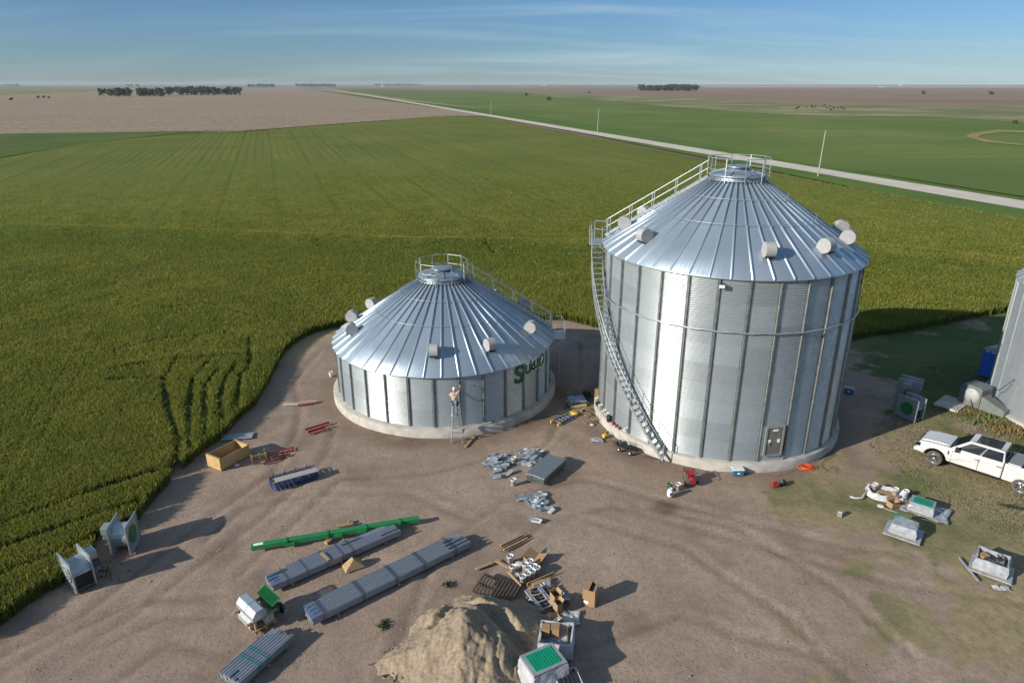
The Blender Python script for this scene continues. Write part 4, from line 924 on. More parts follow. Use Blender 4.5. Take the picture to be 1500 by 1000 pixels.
def toilet():
    a = G(1431, 549); b = G(1451, 556); az = bear(a, b)
    root = empty('portable_toilet', a+Vector((math.cos(az), math.sin(az), 0))*0.58+Vector((-math.sin(az), math.cos(az), 0))*0.6, az, 'bright blue portable toilet behind the weathered bin', 'portable toilet')
    mb = MB(); mb.box((0, 0, 1.05), (1.12, 1.18, 2.0), taper=0.97); mb.build('cabin', M['toilet'], root, bevel=0.03)
    mb = MB(); mb.prism([(-0.6,2.05),(-0.6,2.12),(-0.35,2.28),(0,2.34),(0.35,2.28),(0.6,2.12),(0.6,2.05)], -0.62, 0.62, 'Y'); mb.build('roof', M['vent'], root, bevel=0.02)
    mb = MB(); mb.box((0, -0.60, 1.05), (0.78, 0.03, 1.8)); d = mb.build('door', M['toilet'], root, bevel=0.01)
    for x in (-0.25, 0.2):
        mb = MB(); mb.box((x, -0.605, 1.98), (0.3, 0.02, 0.05)); mb.build('vent_slot', M['label'], root)
    mb = MB(); mb.box((0, 0, 0.04), (1.2, 1.25, 0.08)); mb.build('skid', M['darkgrey'], root)
toilet()
# ------------------------------------------------------------------ worker on the ladder
def skinned(name, verts, edges, radii, mats, parent, sub=2, rootv=0):
    me = bpy.data.meshes.new(name); me.from_pydata(verts, edges, []); me.materials.append(mats)
    o = bpy.data.objects.new(name, me); C.objects.link(o)
    if parent: o.parent = parent
    sk = o.modifiers.new('skin', 'SKIN'); sk.use_smooth_shade = True
    lay = me.skin_vertices[0].data
    for i, r in enumerate(radii):
        rr = r if isinstance(r, tuple) else (r, r); lay[i].radius = rr; lay[i].use_root = (i == rootv)
    if sub: s_ = o.modifiers.new('sub', 'SUBSURF'); s_.levels = sub; s_.render_levels = sub
    return o
def worker():
    skin = mat('skin', (0.40,0.23,0.15), 0.6); shirt = mat('tan_work_shirt', (0.50,0.42,0.32), 0.9, 0, (0.42,0.35,0.27), 5); jeans = mat('blue_jeans', (0.10,0.16,0.24), 0.9, 0, (0.15,0.21,0.30), 7)
    x0 = -3.42; zf = 1.56; base = Vector((x0, 36.48, 0))
    # joints in local metres, y forward to the wall, z from the foot level
    J = dict(pel=(0,0,.95), sp=(0,.02,1.15), ch=(0,.04,1.36), nk=(0.0,.05,1.50), hb=(0.01,.08,1.58), hc=(0.02,.09,1.68), ht=(0.02,.08,1.78),
             lh=(-.10,0,.93), lk=(-.12,.10,.52), la=(-.12,-.02,.09), lt=(-.13,.16,.03), rh=(.10,0,.93), rk=(.13,.06,.52), ra=(.12,-.02,.09), rt=(.13,.16,.03),
             ls=(-.19,.04,1.42), le=(-.27,.22,1.22), lw=(-.12,.40,1.36), lp=(-.09,.46,1.40), rs=(.19,.04,1.43), re=(.36,.16,1.60), rw=(.34,.34,1.78), rp=(.33,.40,1.83))
    root = empty('person', base+Vector((0, 0, zf)), 0, 'worker in tan shirt, jeans and white cap standing high on the ladder', 'person')
    names = ['pel','sp','ch','nk','hb','hc','ht','lh','lk','la','lt','rh','rk','ra','rt','ls','le','lw','lp','rs','re','rw','rp']
    rad = [(.13,.11),(.13,.10),(.15,.11),(.055,.055),(.075,.085),(.085,.10),(.06,.07),.085,.060,.042,.035,.085,.060,.042,.035,.062,.045,.030,.036,.062,.045,.030,.036]
    E_ = [('pel','sp'),('sp','ch'),('ch','nk'),('nk','hb'),('hb','hc'),('hc','ht'),('pel','lh'),('lh','lk'),('lk','la'),('la','lt'),('pel','rh'),('rh','rk'),('rk','ra'),('ra','rt'),('ch','ls'),('ls','le'),('le','lw'),('lw','lp'),('ch','rs'),('rs','re'),('re','rw'),('rw','rp')]
    vs = [J[n] for n in names]; ed = [(names.index(a), names.index(b)) for a, b in E_]
    # fingers
    for side, wr, d in (('l', J['lp'], Vector((.25,.85,.35))), ('r', J['rp'], Vector((-.05,.7,.6)))):
        d.normalize(); base_i = names.index(side+'p'); across = Vector((1, 0, 0))
        for k in range(4):
            p0 = Vector(wr)+across*(-.027+.018*k)+d*.02; L = (.075,.085,.08,.062)[k]; p1 = p0+d*L*.55+Vector((0,0,-.004)); p2 = p1+d*L*.3+Vector((0,0,-.02))
            i = len(vs); vs += [tuple(p1), tuple(p2)]; ed += [(base_i, i), (i, i+1)]; rad += [.0095,.008]
        i = len(vs); t0 = Vector(wr)+across*(.045 if side == 'l' else -.045)+d*.015; vs += [tuple(t0), tuple(t0+d*.035)]; ed += [(base_i, i), (i, i+1)]; rad += [.012,.009]
    body = skinned('body', vs, ed, rad, skin, root, 1)
    # face
    mb = MB(); mb.add([(0.02, .185, 1.665), (0.005, .165, 1.635), (0.035, .165, 1.635), (0.02, .16, 1.69)], [(0, 1, 2), (0, 2, 3), (0, 3, 1)]); mb.build('nose', skin, body)
    for s in (-1, 1):
        mb = MB(); mb.lathe([(0.001, .012), (.010, .007), (.012, 0), (.010, -.007), (.001, -.012)], 8, c=(.02+s*.03, .165, 1.685)); mb.build('eye', M['label'], body)
        mb = MB(); mb.lathe([(0.001, .03), (.012, .015), (.014, 0), (.010, -.02), (.001, -.03)], 8, c=(.02+s*.086, .085, 1.675)); mb.build('ear', skin, body)
    mb = MB(); mb.box((0.02, .168, 1.615), (.05, .012, .010)); mb.build('mouth', M['red'], body)
    sv = ['pel','sp','ch','nk2','ls','le2','rs','re2']; J['nk2'] = (0,.045,1.475); J['le2'] = (-.255,.19,1.26); J['re2'] = (.335,.145,1.575)
    sj = [J[n] for n in sv]; se = [(0,1),(1,2),(2,3),(2,4),(4,5),(2,6),(6,7)]
    skinned('shirt', sj, se, [(.155,.130),(.15,.12),(.172,.130),(.075,.075),(.08),(.066),(.08),(.066)], shirt, root, 1)
    tv = ['pel','lh','lk','la2','rh','rk','ra2']; J['la2'] = (-.12,-.01,.12); J['ra2'] = (.12,-.01,.12)
    skinned('trousers', [J[n] for n in tv], [(0,1),(1,2),(2,3),(0,4),(4,5),(5,6)], [(.15,.125),.103,.078,.066,.103,.078,.066], jeans, root, 1)
    for s in (-1, 1):
        mb = MB(); mb.box((s*.125, .06, .04), (.10, .27, .085)); mb.build('boot', M['label'] if s < 0 else M['darkgrey'], root, bevel=.02)
    mb = MB(); mb.lathe([(.105, 1.70), (.110, 1.73), (.105, 1.78), (.07, 1.825), (.001, 1.84)], 20, c=(.02, .085, 0)); cp = mb.build('cap', M['white'], root)
    mb = MB(); mb.box((.02, .215, 1.715), (.15, .12, .012)); mb.build('peak', M['white'], cp)
    mb = MB(); mb.box((0, 0, .99), (.33, .26, .05)); bl = mb.build('tool_belt', M['black'], root, bevel=.01)
    mb = MB(); mb.box((.20, .0, .84), (.10, .16, .30)); mb.build('tool_pouch', M['black'], bl, bevel=.02)
    # drill in the right hand
    t = empty('cordless_drill', base+Vector((.335, .40, zf+1.84)), 0, 'black cordless drill held against the bin wall by the worker', 'drill')
    mb = MB(); mb.tube((0, .0, .03), (0, .17, .03), .032, 12); mb.build('motor_body', M['black'], t)
    mb = MB(); mb.box((0, .03, -.05), (.04, .055, .13)); mb.build('grip', M['black'], t, bevel=.01)
    mb = MB(); mb.box((0, .03, -.13), (.08, .11, .05)); mb.build('battery', M['darkgrey'], t, bevel=.01)
    mb = MB(); mb.tube((0, .17, .03), (0, .25, .03), .018, 10, .008); mb.build('chuck', M['steel'], t)
    # step ladder
    L = empty('step_ladder', Vector((x0+0.13, 36.25, 0)), 0, 'aluminium step ladder standing against the short bin under the worker', 'ladder')
    H = 2.35; 
    for s in (-1, 1):
        mb = MB(); mb.beam((s*.33, -.25, 0), (s*.20, .28, H), .03, .07); mb.build('front_rail', M['steel'], L)
        mb = MB(); mb.beam((s*.30, .62, 0), (s*.20, .30, H), .025, .04); mb.build('rear_rail', M['steel'], L)
    for k in range(7):
        f = (k+1)*0.305/H; w = .33-.13*f; mb = MB(); mb.box((0, -.25+.53*f, f*H), (2*w, .10, .03)); mb.build('step', M['steel'], L)
    mb = MB(); mb.box((0, .29, H+.02), (.48, .24, .04)); mb.build('top_cap', M['steel'], L)
worker()
tag(MB().beam(G(681, 654, 0.03), G(696, 637.5, 0.03), 0.14, 0.04).build('loose_board', M['wood']), 'pine board lying at the foot of the step ladder', 'board')
# ------------------------------------------------------------------ steel bundles
def bundle(p0, p1, top, h, label, cols=8, layers=3, straps=(.1,.3,.5,.7,.9), double=True, marks=True, stag=0.22, strapm=None, name='steel_bundle'):
    a, b = G(*p0), G(*p1); az = bear(a, b); Ln = (b-a).length; u = Vector((math.cos(az), math.sin(az), 0)); v = Vector((-u.y, u.x, 0))
    W = top
    root = empty(name, a+u*Ln/2+v*W/2, az, label, 'steel bundle', 'strapped bundles of galvanised sections')
    cw = W/cols; lh = (h-0.10)/layers; rs = random.Random(int(Ln*100))
    for s in (-0.36, 0.0, 0.36):
        mb = MB(); mb.box((s*Ln, 0, 0.03), (0.09, W+0.1, 0.09)); mb.build('timber_bearer', M['wood'], root)
    for r_ in range(layers):
        for c in range(cols):
            y = -W/2+cw*(c+0.5); z0 = 0.09+lh*r_; mb = MB(); x0 = -Ln/2+rs.uniform(0, 0.05)
            topk = r_ == layers-1; x1 = Ln/2-rs.uniform(0, 0.12)-(stag*Ln*(0.35 if c > cols/2 else 0.0))*(1 if topk else 0)
            if topk and c % 2: x0 += rs.choice((0, 0, .12, .3))*Ln*.5; x1 -= rs.choice((0, .1, .25))*Ln*.6
            z1 = z0+lh*0.92; w = cw*0.93/2
            prof = [(y-w, z0), (y-w, z1), (y-w*.35, z1), (y-w*.35, z1-0.07), (y+w*.35, z1-0.07), (y+w*.35, z1), (y+w, z1), (y+w, z0)] if topk else [(y-w, z0), (y-w, z1), (y+w, z1), (y+w, z0)]
            mb.prism(prof, x0, x1, 'X'); mb.build('channel', M['bund'], root)
    for f in straps:
        for d in ((-0.05, 0.05) if double else (0,)):
            x = -Ln/2+f*Ln+d; mb = MB(); w2 = W/2+0.012; hh = h+0.012
            for q0, q1 in (((-w2, 0.08), (-w2, hh)), ((-w2, hh), (w2, hh)), ((w2, hh), (w2, 0.08))): mb.beam((x, q0[0], q0[1]), (x, q1[0], q1[1]), 0.022, 0.008)
            mb.build('strap', strapm or M['band'], root)
    if marks:
        mb = MB(); 
        for k in range(4):
            pts = []
            for i in range(9): pts.append((-Ln/2+0.10+0.28*i/8, -W/2+W*(k+0.2)/4.2+0.07*math.sin(i*1.5+k), h+0.010))
            for i in range(8): mb.beam(pts[i], pts[i+1], 0.03, 0.004)
        tag(mb.build('paint_mark', M['blue_mark'], root), kind='stuff')
    return root
bundle((400,869),(589,785),0.95,0.40,'bundle of grey steel channels with a board on top, behind the longest bundle', straps=(.11,.25,.40,.52,.60), stag=.8, double=False)
bundle((458,919),(692,802),1.00,0.42,'longest bundle of grey steel channels, behind the sand pile', straps=(.07,.29,.49,.67,.88))
bundle((352,1012),(432,940),1.05,0.40,'bundle of grey channels cut off by the bottom edge of the photo', cols=8, straps=(.35,.5), strapm=mat('teal_strap', (0.02,0.22,0.20), 0.5), marks=False, stag=.4)
tag(MB().beam(G(471, 809, 0.43), G(482, 820, 0.43), 0.13, 0.05).build('loose_board', M['wood']), 'short pine board lying on top of the shorter steel bundle', 'board')
def pipes():
    a, b = G(795, 712), G(827, 683); az = bear(a, b); Ln = (b-a).length
    root = empty('pipe_bundle', (a+b)/2+Vector((-math.sin(az), math.cos(az), 0))*0.48, az, 'short stack of grey channel lengths with green ends, right of the bracket piles', 'pipe stack')
    for k in (-.35, .35):
        mb = MB(); mb.box((k*Ln, 0, 0.03), (0.1, 1.1, 0.08)); mb.build('timber_bearer', M['oldwood'], root)
    for r_ in range(4):
        for c in range(7):
            y = -0.48+0.16*c; z = 0.08+0.11*r_; mb = MB(); w = 0.068
            mb.prism([(y-w, z), (y-w, z+0.10), (y-w+0.03, z+0.10), (y-w+0.045, z+0.055), (y+w-0.045, z+0.055), (y+w-0.03, z+0.10), (y+w, z+0.10), (y+w, z)], -Ln/2+random.uniform(-.03, .03), Ln/2+random.uniform(-.03, .03), 'X')
            ch = mb.build('channel', M['stiff'] if r_ < 3 else M['steel_dull'], root)
pipes()
# green conveyor tube
def green_tube():
    a, b = G(369, 808), G(614, 766); az = bear(a, b); Ln = (b-a).length
    root = empty('conveyor_tube', (a+b)/2, az, 'long green painted conveyor tube lying on timber blocks', 'conveyor tube')
    mb = MB(); mb.box((0, 0, 0.26), (Ln, 0.28, 0.24)); mb.build('casing', M['green'], root, bevel=0.02)
    for f in (-.30, -.06, .17, .38):
        mb = MB(); mb.box((f*Ln, -0.03, 0.26), (0.10, 0.38, 0.30)); mb.build('flange', M['green'], root)
    for f in (-.28, .0, .14, .31):
        mb = MB(); mb.box((f*Ln, -0.20, 0.22), (0.42, 0.12, 0.14)); mb.build('bracket', M['green'], root)
    mb = MB(); mb.box((-0.5*Ln+0.32, -0.02, 0.384), (0.42, 0.16, 0.006)); mb.build('paper_tag', M['label'], root)
green_tube()
def timber(px, L, w, h, az, label, z=0, name='timber_block', m=None):
    return tag(MB().box(G(*px, z)+Vector((0, 0, h/2)), (L, w, h), rz=az).build(name, m or M['wood'], bevel=0.005), label, 'timber')
timber((481,794), .34,.22,.14, R(60), 'wooden block under the middle of the green tube'); timber((506,770), .75,.14,.10, R(20), 'pine offcut lying behind the middle of the green tube')
timber((511,765), .2,.12,.10, R(80), 'small wooden chock behind the green tube, standing on end')
def wedge():
    o = MB(); o.X = Matrix.Translation(G(518, 829)) @ Matrix.Rotation(R(30), 4, 'Z')
    o.add([(-.45,-.3,0),(.45,-.3,0),(.45,.3,0),(-.45,.3,0),(-.38,-.25,.10),(.38,-.25,.10),(.38,.25,.10),(-.38,.25,.10),(0,-.08,.42),(0,.14,.42)], [(0,3,2,1),(0,1,5,4),(1,2,6,5),(2,3,7,6),(3,0,4,7),(4,5,8),(5,6,9,8),(6,7,9),(7,4,8,9)])
    tag(o.build('wooden_cradle', M['wood'], bevel=.01), 'peaked wooden cradle block on the dirt between the two long steel bundles', 'timber')
wedge()
# loose sheets at the crop edge
mb = MB(); mb.X = Matrix.Translation(G(348, 640)) @ Matrix.Rotation(R(10), 4, 'Z'); 
for k in range(6): mb.box((-.75+.3*k, 0, .05+.012*(k % 2)), (.30, .75, .012))
tag(mb.build('metal_sheet', M['steel_dull']), 'bluish metal sheet lying flat at the crop edge behind the plywood crate', 'metal sheet')
# plywood crate
def crate():
    a, b = G(324, 690), G(366, 667.5); az = bear(a, b); Ln = 1.98; W = 1.15; H = 0.70; u = Vector((math.cos(az), math.sin(az), 0)); v = Vector((-u.y, u.x, 0))
    root = empty('plywood_crate', a+u*Ln/2+v*W/2, az, 'large open plywood crate beside the crop with small things inside', 'crate')
    for s in (-1, 1):
        mb = MB(); mb.box((0, s*(W/2-.012), H/2+.02), (Ln, .024, H)); mb.build('side_panel', M['ply'], root)
        mb = MB(); mb.box((s*(Ln/2-.012), 0, H/2+.02), (.024, W-.052, H+.03)); mb.build('end_panel', M['ply'], root)
        mb = MB(); mb.box((s*(Ln/2-.05), 0, H+.045), (.09, W, .04)); mb.build('rim_board', M['wood'], root)
    mb = MB(); mb.box((0, 0, .05), (Ln-.06, W-.06, .03)); mb.build('floor', M['ply'], root)
    c = root.location
    tag(MB().box(c+Vector((.0, 0, .15)), (.5, .3, .16), rz=R(70)).build('small_carton', M['card']), 'brown carton inside the plywood crate', 'carton')
    tag(MB().lathe([(.14, 0), (.15, .02), (.15, .17), (.14, .18), (.001, .18)], 20, c=c-u*.55+Vector((0, -.1, .07))).build('roll', M['white']), 'white roll lying inside the plywood crate near its left end', 'roll')
    tag(MB().box(c+u*.1+Vector((0, 0, .20)), (.14, .1, .3), rz=R(20)).build('plastic_bottle', M['white'], bevel=.02), 'white bottle standing inside the plywood crate', 'bottle')
    for k in range(3): tag(MB().beam(c+u*(.1+.1*k)+v*.2+Vector((0, 0, .28)), c+u*(.75)+v*(-.2+.15*k)+Vector((0, 0, .35)), .04, .03).build('metal_bar', M['steel_dull']), 'metal bar leaning inside the plywood crate', 'bar', 'bars in the plywood crate')
crate()
def small_crate():
    root = empty('packing_frame', G(380, 675), R(28), 'broken wooden packing frame between plywood crate and red ladder', 'packing frame')
    for x, y, z, L, rot in ((0,-.2,.15,.8,0),(0,.2,.15,.8,0),(-.38,0,.30,.6,90),(.05,0,.30,.6,90),(.38,0,.30,.6,90),(0,-.2,.45,.8,0)):
        mb = MB(); mb.box((x, y, z), (L, .05, .14), rz=R(rot)); mb.build('slat', M['wood'], root)
    for x, y in ((-.38,-.25),(.38,-.25),(.38,.25)):
        mb = MB(); mb.box((x, y, .27), (.08, .08, .54)); mb.build('post', M['wood'], root)
small_crate()
def lattice(p0, p1, w, label, m, n=7, name='red_truss', z=.08, two=False, cat='truss'):
    a, b = G(*p0), G(*p1); az = bear(a, b); Ln = (b-a).length; root = empty(name, (a+b)/2, az, label, cat)
    for s in (-1, 1):
        mb = MB(); mb.box((0, s*w/2, z), (Ln, .05, .06)); mb.build('rail', m, root)
    for i in range(n):
        mb = MB(); mb.beam((-Ln/2+Ln*(i+.2)/n, -w/2, z), (-Ln/2+Ln*(i+.7)/n, w/2, z), .035, .03); mb.build('web_bar', m, root)
    return root
lattice((388,668),(432,658),.34,'red lattice truss lying right of the broken wooden packing frame', M['red'])
mb = MB().beam(G(386, 680, .05), G(425, 664.5, .05), .07, .07); tag(mb.build('steel_bar', M['red']), 'single dark red steel bar in front of the red lattice truss', 'bar')
mb = MB().beam(G(447, 629, .1), G(482, 618, .1), .09, .1); tag(mb.build('red_rail', M['red']), 'long red steel rail lying left of the short bin, farthest of three', 'rail')
mb = MB().beam(G(451, 632, .14), G(480, 622.5, .14), .08, .08); tag(mb.build('red_rail', M['red']), 'red steel rail, middle one of the three left of the short bin', 'rail')
lattice((453,636),(478,628),.28,'short red frame lying nearest the camera of the red steel left of the short bin', M['red'], 5, 'red_truss', .06, cat='truss')
def plank_pair():
    tag(MB().beam(G(415, 592, .05), G(437, 591.5, .05), .26, .05).build('plank', mat('pale_plank', (.42,.37,.33), .8)), 'pale grey plank lying left of the red and grey bar', 'plank')
    tag(MB().beam(G(437, 590.5, .08), G(463, 587.5, .08), .22, .10).build('plank', mat('pinkish_plank', (.36,.28,.25), .8)), 'brownish plank with red edge lying farther left of the short bin', 'plank')
    tag(MB().beam(G(437, 594, .05), G(462, 590, .05), .07, .09).build('steel_bar', M['red']), 'red steel bar lying along the front of the brownish plank', 'bar')
plank_pair()
tag(MB().lathe([(.12, 0), (.15, .34), (.155, .36), (.13, .36), (.11, .04), (.001, .03)], 18, c=G(485, 551)).build('bucket', M['white']), 'lone white bucket standing left of the short bin', 'bucket')
# blue scaffold
def scaffold():
    a, b = G(400, 719), G(467, 700); az = bear(a, b); Ln = 2.35; root = empty('scaffold_stack', (a+b)/2+Vector((-math.sin(az), math.cos(az), 0))*.42, az, 'stack of blue tubular scaffold frames on the dirt', 'scaffold frames')
    for k in range(5):
        mb = MB(); z = .06+.07*k; w = .50; o_ = .03*((k*7) % 3-1)
        mb.path([(-Ln/2+.1, -w, z), (Ln/2-.1, -w, z), (Ln/2, -w+.1, z), (Ln/2, w-.1, z), (Ln/2-.1, w, z), (-Ln/2+.1, w, z), (-Ln/2, w-.1, z), (-Ln/2, -w+.1, z)], .025, 6, closed=True)
        fr = mb.build('frame_tube', M['blue'], root); fr.location = (o_, o_, 0)
        for j in range(5):
            mb = MB(); x = -Ln/2+Ln*(j+.6)/5.2; mb.tube((x, -w, z), (x, w, z), .018, 6); r_ = mb.build('cross_tube', M['blue'], fr)
    for j in range(4):
        mb = MB(); x = -Ln/2+.2+.6*j; mb.tube((x, .5, .05), (x+.05, .52, .50), .022, 6); mb.build('coupling_pin', M['blue'], root)
    c = root.location
    o = MB(); o.X = Matrix.Translation(c+Vector((0, -.05, .42))) @ Matrix.Rotation(az-R(1), 4, 'Z'); o.box((.15, -.12, 0), (2.25, .48, .05))
    for s in (-1, 1): o.tube((.15+s*1.13, -.30, 0), (.15+s*1.22, -.30, 0), .02, 6); o.tube((.15+s*1.13, .06, 0), (.15+s*1.22, .06, 0), .02, 6)
    tag(o.build('scaffold_plank', mat('grey_deck', (.36,.34,.32), .7, .2)), 'grey scaffold deck plank lying on the blue frames', 'plank')
scaffold()
# ------------------------------------------------------------------ buckets, boards, cartons
def bucket_mesh(kind):
    root = bpy.data.objects.new('bucket', None); C.objects.link(root); root.empty_display_size = .1
    mb = MB(); mb.lathe([(.001, .0), (.125, 0), (.145, .30), (.155, .30), (.157, .36), (.148, .365), (.140, .36), (.118, .03), (.001, .028)], 22)
    mb.build('pail', {'white': M['white'], 'green': M['green']}[kind], root)
    mb = MB(); pts = [(.158*math.cos(t), .05*math.sin(t)-.02, .32-.16*math.sin(t)) for t in [math.pi*i/12 for i in range(13)]]; mb.path(pts, .005, 5); mb.build('handle', M['steel'], root)
    mb = MB(); mb.lathe([(.001, .31), (.136, .31)], 18); mb.lathe([(.05, .312), (.05, .33), (.001, .33)], 10)
    mb.build('contents', M['steel_dull'] if kind == 'white' else M['darkgrey'], root); return root
proto = {'white': bucket_mesh('white'), 'green': bucket_mesh('green')}; used = set()
def bucket(px, label, z=0, group=None, kind='white', loc=None):
    o = proto[kind] if kind not in used else copy_tree(proto[kind]); used.add(kind)
    o.location = loc if loc is not None else G(*px, z); o.rotation_euler = (0, 0, random.uniform(0, 6)); return tag(o, label, 'bucket', group)
bucket((752, 710), 'white bucket standing alone in front of the bracket piles'); bucket((752.5, 678), 'white bucket between the two left bracket piles')
Z2 = lambda X, Y: (700+X/9.094, 780+Y/9.094)
bucket(Z2(430, 392), 'white bucket farthest back and left around the tray of buckets'); bucket(Z2(465, 530), 'white bucket at the left board of the tray of buckets')
for q in ((630,500),(695,455),(672,545),(745,520),(785,545),(725,590),(665,622),(600,660)):
    bucket(Z2(*q), 'white bucket in the tight cluster on the brown tray', z=.02, group='cluster of white buckets on the tray')
def lid(px, label, z=.02, r=.16): return tag(MB().lathe([(r, 0), (r+.005, .02), (r-.02, .03), (.001, .025)], 22, c=G(*px, z)).build('round_lid', M['white']), label, 'lid')
lid(Z2(547, 412), 'round white lid lying upper left on the brown tray'); lid(Z2(510, 558), 'round pinkish white lid lying lower left on the brown tray')
lid((1290, 741), 'white round lid on the grass before the torn white wrapping'); lid((867, 622), 'small white plate near the left base of the tall bin', r=.13)
lid((347, 681), 'white lid on the dirt in front of the plywood crate', r=.14)
def board(p0, p1, w, h, label, z=0, m=None, cat='board', name='loose_board'):
    a = G(*p0, z+h/2); b = G(*p1, z+h/2); return tag(MB().beam(a, b, w, h).build(name, m or M['wood'], bevel=.004), label, cat)
tc = MB(); tr_ = [G(*Z2(*q), .012) for q in ((415, 500), (590, 690), (900, 560), (620, 340))]; tc.add([p[:] for p in tr_]+[(p.x, p.y, 0) for p in tr_], [(0,1,2,3),(7,6,5,4),(0,4,5,1),(1,5,6,2),(2,6,7,3),(3,7,4,0)])
tag(tc.build('cardboard_tray', mat('damp_cardboard', (.22,.15,.11), .9)), 'brown cardboard tray under the cluster of white buckets', 'tray')
board(Z2(235, 365), Z2(425, 465), .15, .05, 'pine board leading up to the left bucket of the tray'); board(Z2(405, 520), Z2(578, 708), .05, .12, 'pine board along the lower left edge of the bucket tray')
board(Z2(595, 320), Z2(680, 400), .05, .16, 'short pine board behind the cluster of white buckets'); board(Z2(655, 690), Z2(1020, 535), .05, .16, 'long pine board standing on edge right of the bucket cluster')
board(Z2(725, 690), Z2(965, 620), .22, .10, 'stout pine board in front of the long one right of the buckets'); board(Z2(680, 755), Z2(755, 715), .20, .06, 'short brown offcut below the boards right of the buckets')
board(Z2(700, 800), Z2(1020, 757), .09, .05, 'thin board just behind the pallet with the metal ladder frame'); board((697, 833), (722, 823), .17, .05, 'single pine board lying left of the bucket tray')
board((733, 799), (766, 783), .09, .10, 'wooden board at the back of the small board stack'); board((736, 802), (770, 785), .12, .08, 'grey board in the middle of the small board stack', m=M['oldwood']); board((738, 805), (773, 788), .09, .10, 'wooden board at the front of the small board stack')
def flap(px, az, label, L=.9, W=.6):
    mb = MB(); mb.X = Matrix.Translation(G(*px)) @ Matrix.Rotation(az, 4, 'Z'); n = 6; vs = []
    for i in range(n+1):
        x = -L/2+L*i/n; z = .05+.22*abs(i-3)/3
        vs += [(x, -W/2, z), (x, W/2, z+.05)]
    mb.add(vs+[(v[0], v[1], v[2]-.012) for v in vs], [(2*i, 2*i+2, 2*i+3, 2*i+1) for i in range(n)]+[(14+2*i, 14+2*i+1, 14+2*i+3, 14+2*i+2) for i in range(n)])
    return tag(mb.build('cardboard_piece', M['card']), label, 'cardboard')
flap(Z2(770, 350), R(-30), 'bent brown cardboard piece behind the bucket cluster')
def carton(px, d, az, label, m=None, z=0, flaps=True, cut=True, inside=None, name='carton'):
    root = empty(name, G(*px, z), az, label, 'carton'); L, W, H = d; m = m or M['card']; t = .012
    for s in (-1, 1):
        mb = MB(); mb.box((0, s*(W/2-t/2), H/2), (L, t, H)); mb.build('side_wall', m, root); mb = MB(); mb.box((s*(L/2-t/2), 0, H/2), (t, W-2*t-.004, H)); mb.build('end_wall', m, root)
    mb = MB(); mb.box((0, 0, .012), (L-.03, W-.03, .016)); mb.build('bottom', m, root)
    if inside: mb = MB(); mb.box((0, 0, H*.35), (L*.8, W*.8, H*.6)); mb.build('contents', inside, root)
    if flaps:
        for s in (-1, 1):
            mb = MB(); mb.beam((0, s*W/2, H), (0, s*(W/2+W*.25), H+.12), L*.95, .010); mb.build('flap', m, root)
    return root
def tall_carton():
    a = G(857, 880); b = G(872, 884); az = bear(a, b); r = carton((864.5, 880), (.52,.62,.78), az, 'tall cardboard box standing alone in the sun, right of the pallets', flaps=False, inside=None)
    mb = MB(); mb.box((-.13, 0, .785), (.25, .60, .012)); mb.build('flap', M['card'], r); mb = MB(); mb.box((.22, 0, .785), (.10, .60, .012)); mb.build('flap', M['card'], r)
    mb = MB(); mb.box((-.1, -.317, .18), (.2, .006, .14)); mb.build('label_sticker', M['label'], r)
    mb = MB(); mb.box((.08, 0, .5), (.2, .5, .4)); mb.build('contents', M['black'], r)
tall_carton()
# pallet with a steel ladder frame and cartons
def pallet(loc, az, label, W=1.05, L=1.2, m=None, slats=7, tilt=None):
    m = m or M['wood']; root = empty('wooden_pallet', loc, az, label, 'pallet')
    for s in (-1, 0, 1):
        mb = MB(); mb.box((0, s*(W/2-.05), .07), (L, .09, .09)); mb.build('runner', m, root)
    for i in range(slats):
        mb = MB(); mb.box((-L/2+.05+(L-.1)*i/(slats-1), 0, .127), (.09, W, .022)); mb.build('slat', m, root)
    if tilt: root.rotation_euler = (tilt[0], tilt[1], az)
    return root
pc = (G(783, 897)+G(822, 887))/2+Vector((.0, .45, 0)); paz = R(-62)
pallet(pc, paz, 'dark wooden pallet carrying the galvanised ladder frame', 1.35, 1.3, M['oldwood'])
lf = empty('ladder_frame', pc+Vector((-.30, -.02, .15)), R(-62), 'small galvanised ladder frame lying on the dark pallet', 'ladder frame')
for y in (-.34, -.24, .24, .34):
    mb = MB(); mb.box((0, y, .04), (1.35, .05, .07)); mb.build('rail', M['steel_dull'], lf)
for x in (-.62, -.2, .22, .62):
    mb = MB(); mb.box((x, 0, .085), (.06, .72, .03)); mb.build('rung', M['steel_dull'], lf)
carton((813, 884), (.36,.30,.55), R(-60), 'upright open cardboard box on the dark pallet, farther one', z=.15); carton((817, 893), (.30,.28,.42), R(-55), 'upright open cardboard box on the dark pallet, nearer one', z=.15)
carton((815, 912), (.40,.30,.22), R(40), 'low cardboard box lying on the crumpled plastic sheet', inside=M['label']); carton((822, 901), (.30,.22,.16), R(35), 'small closed cardboard box just behind the low open box', flaps=False, inside=M['card'])
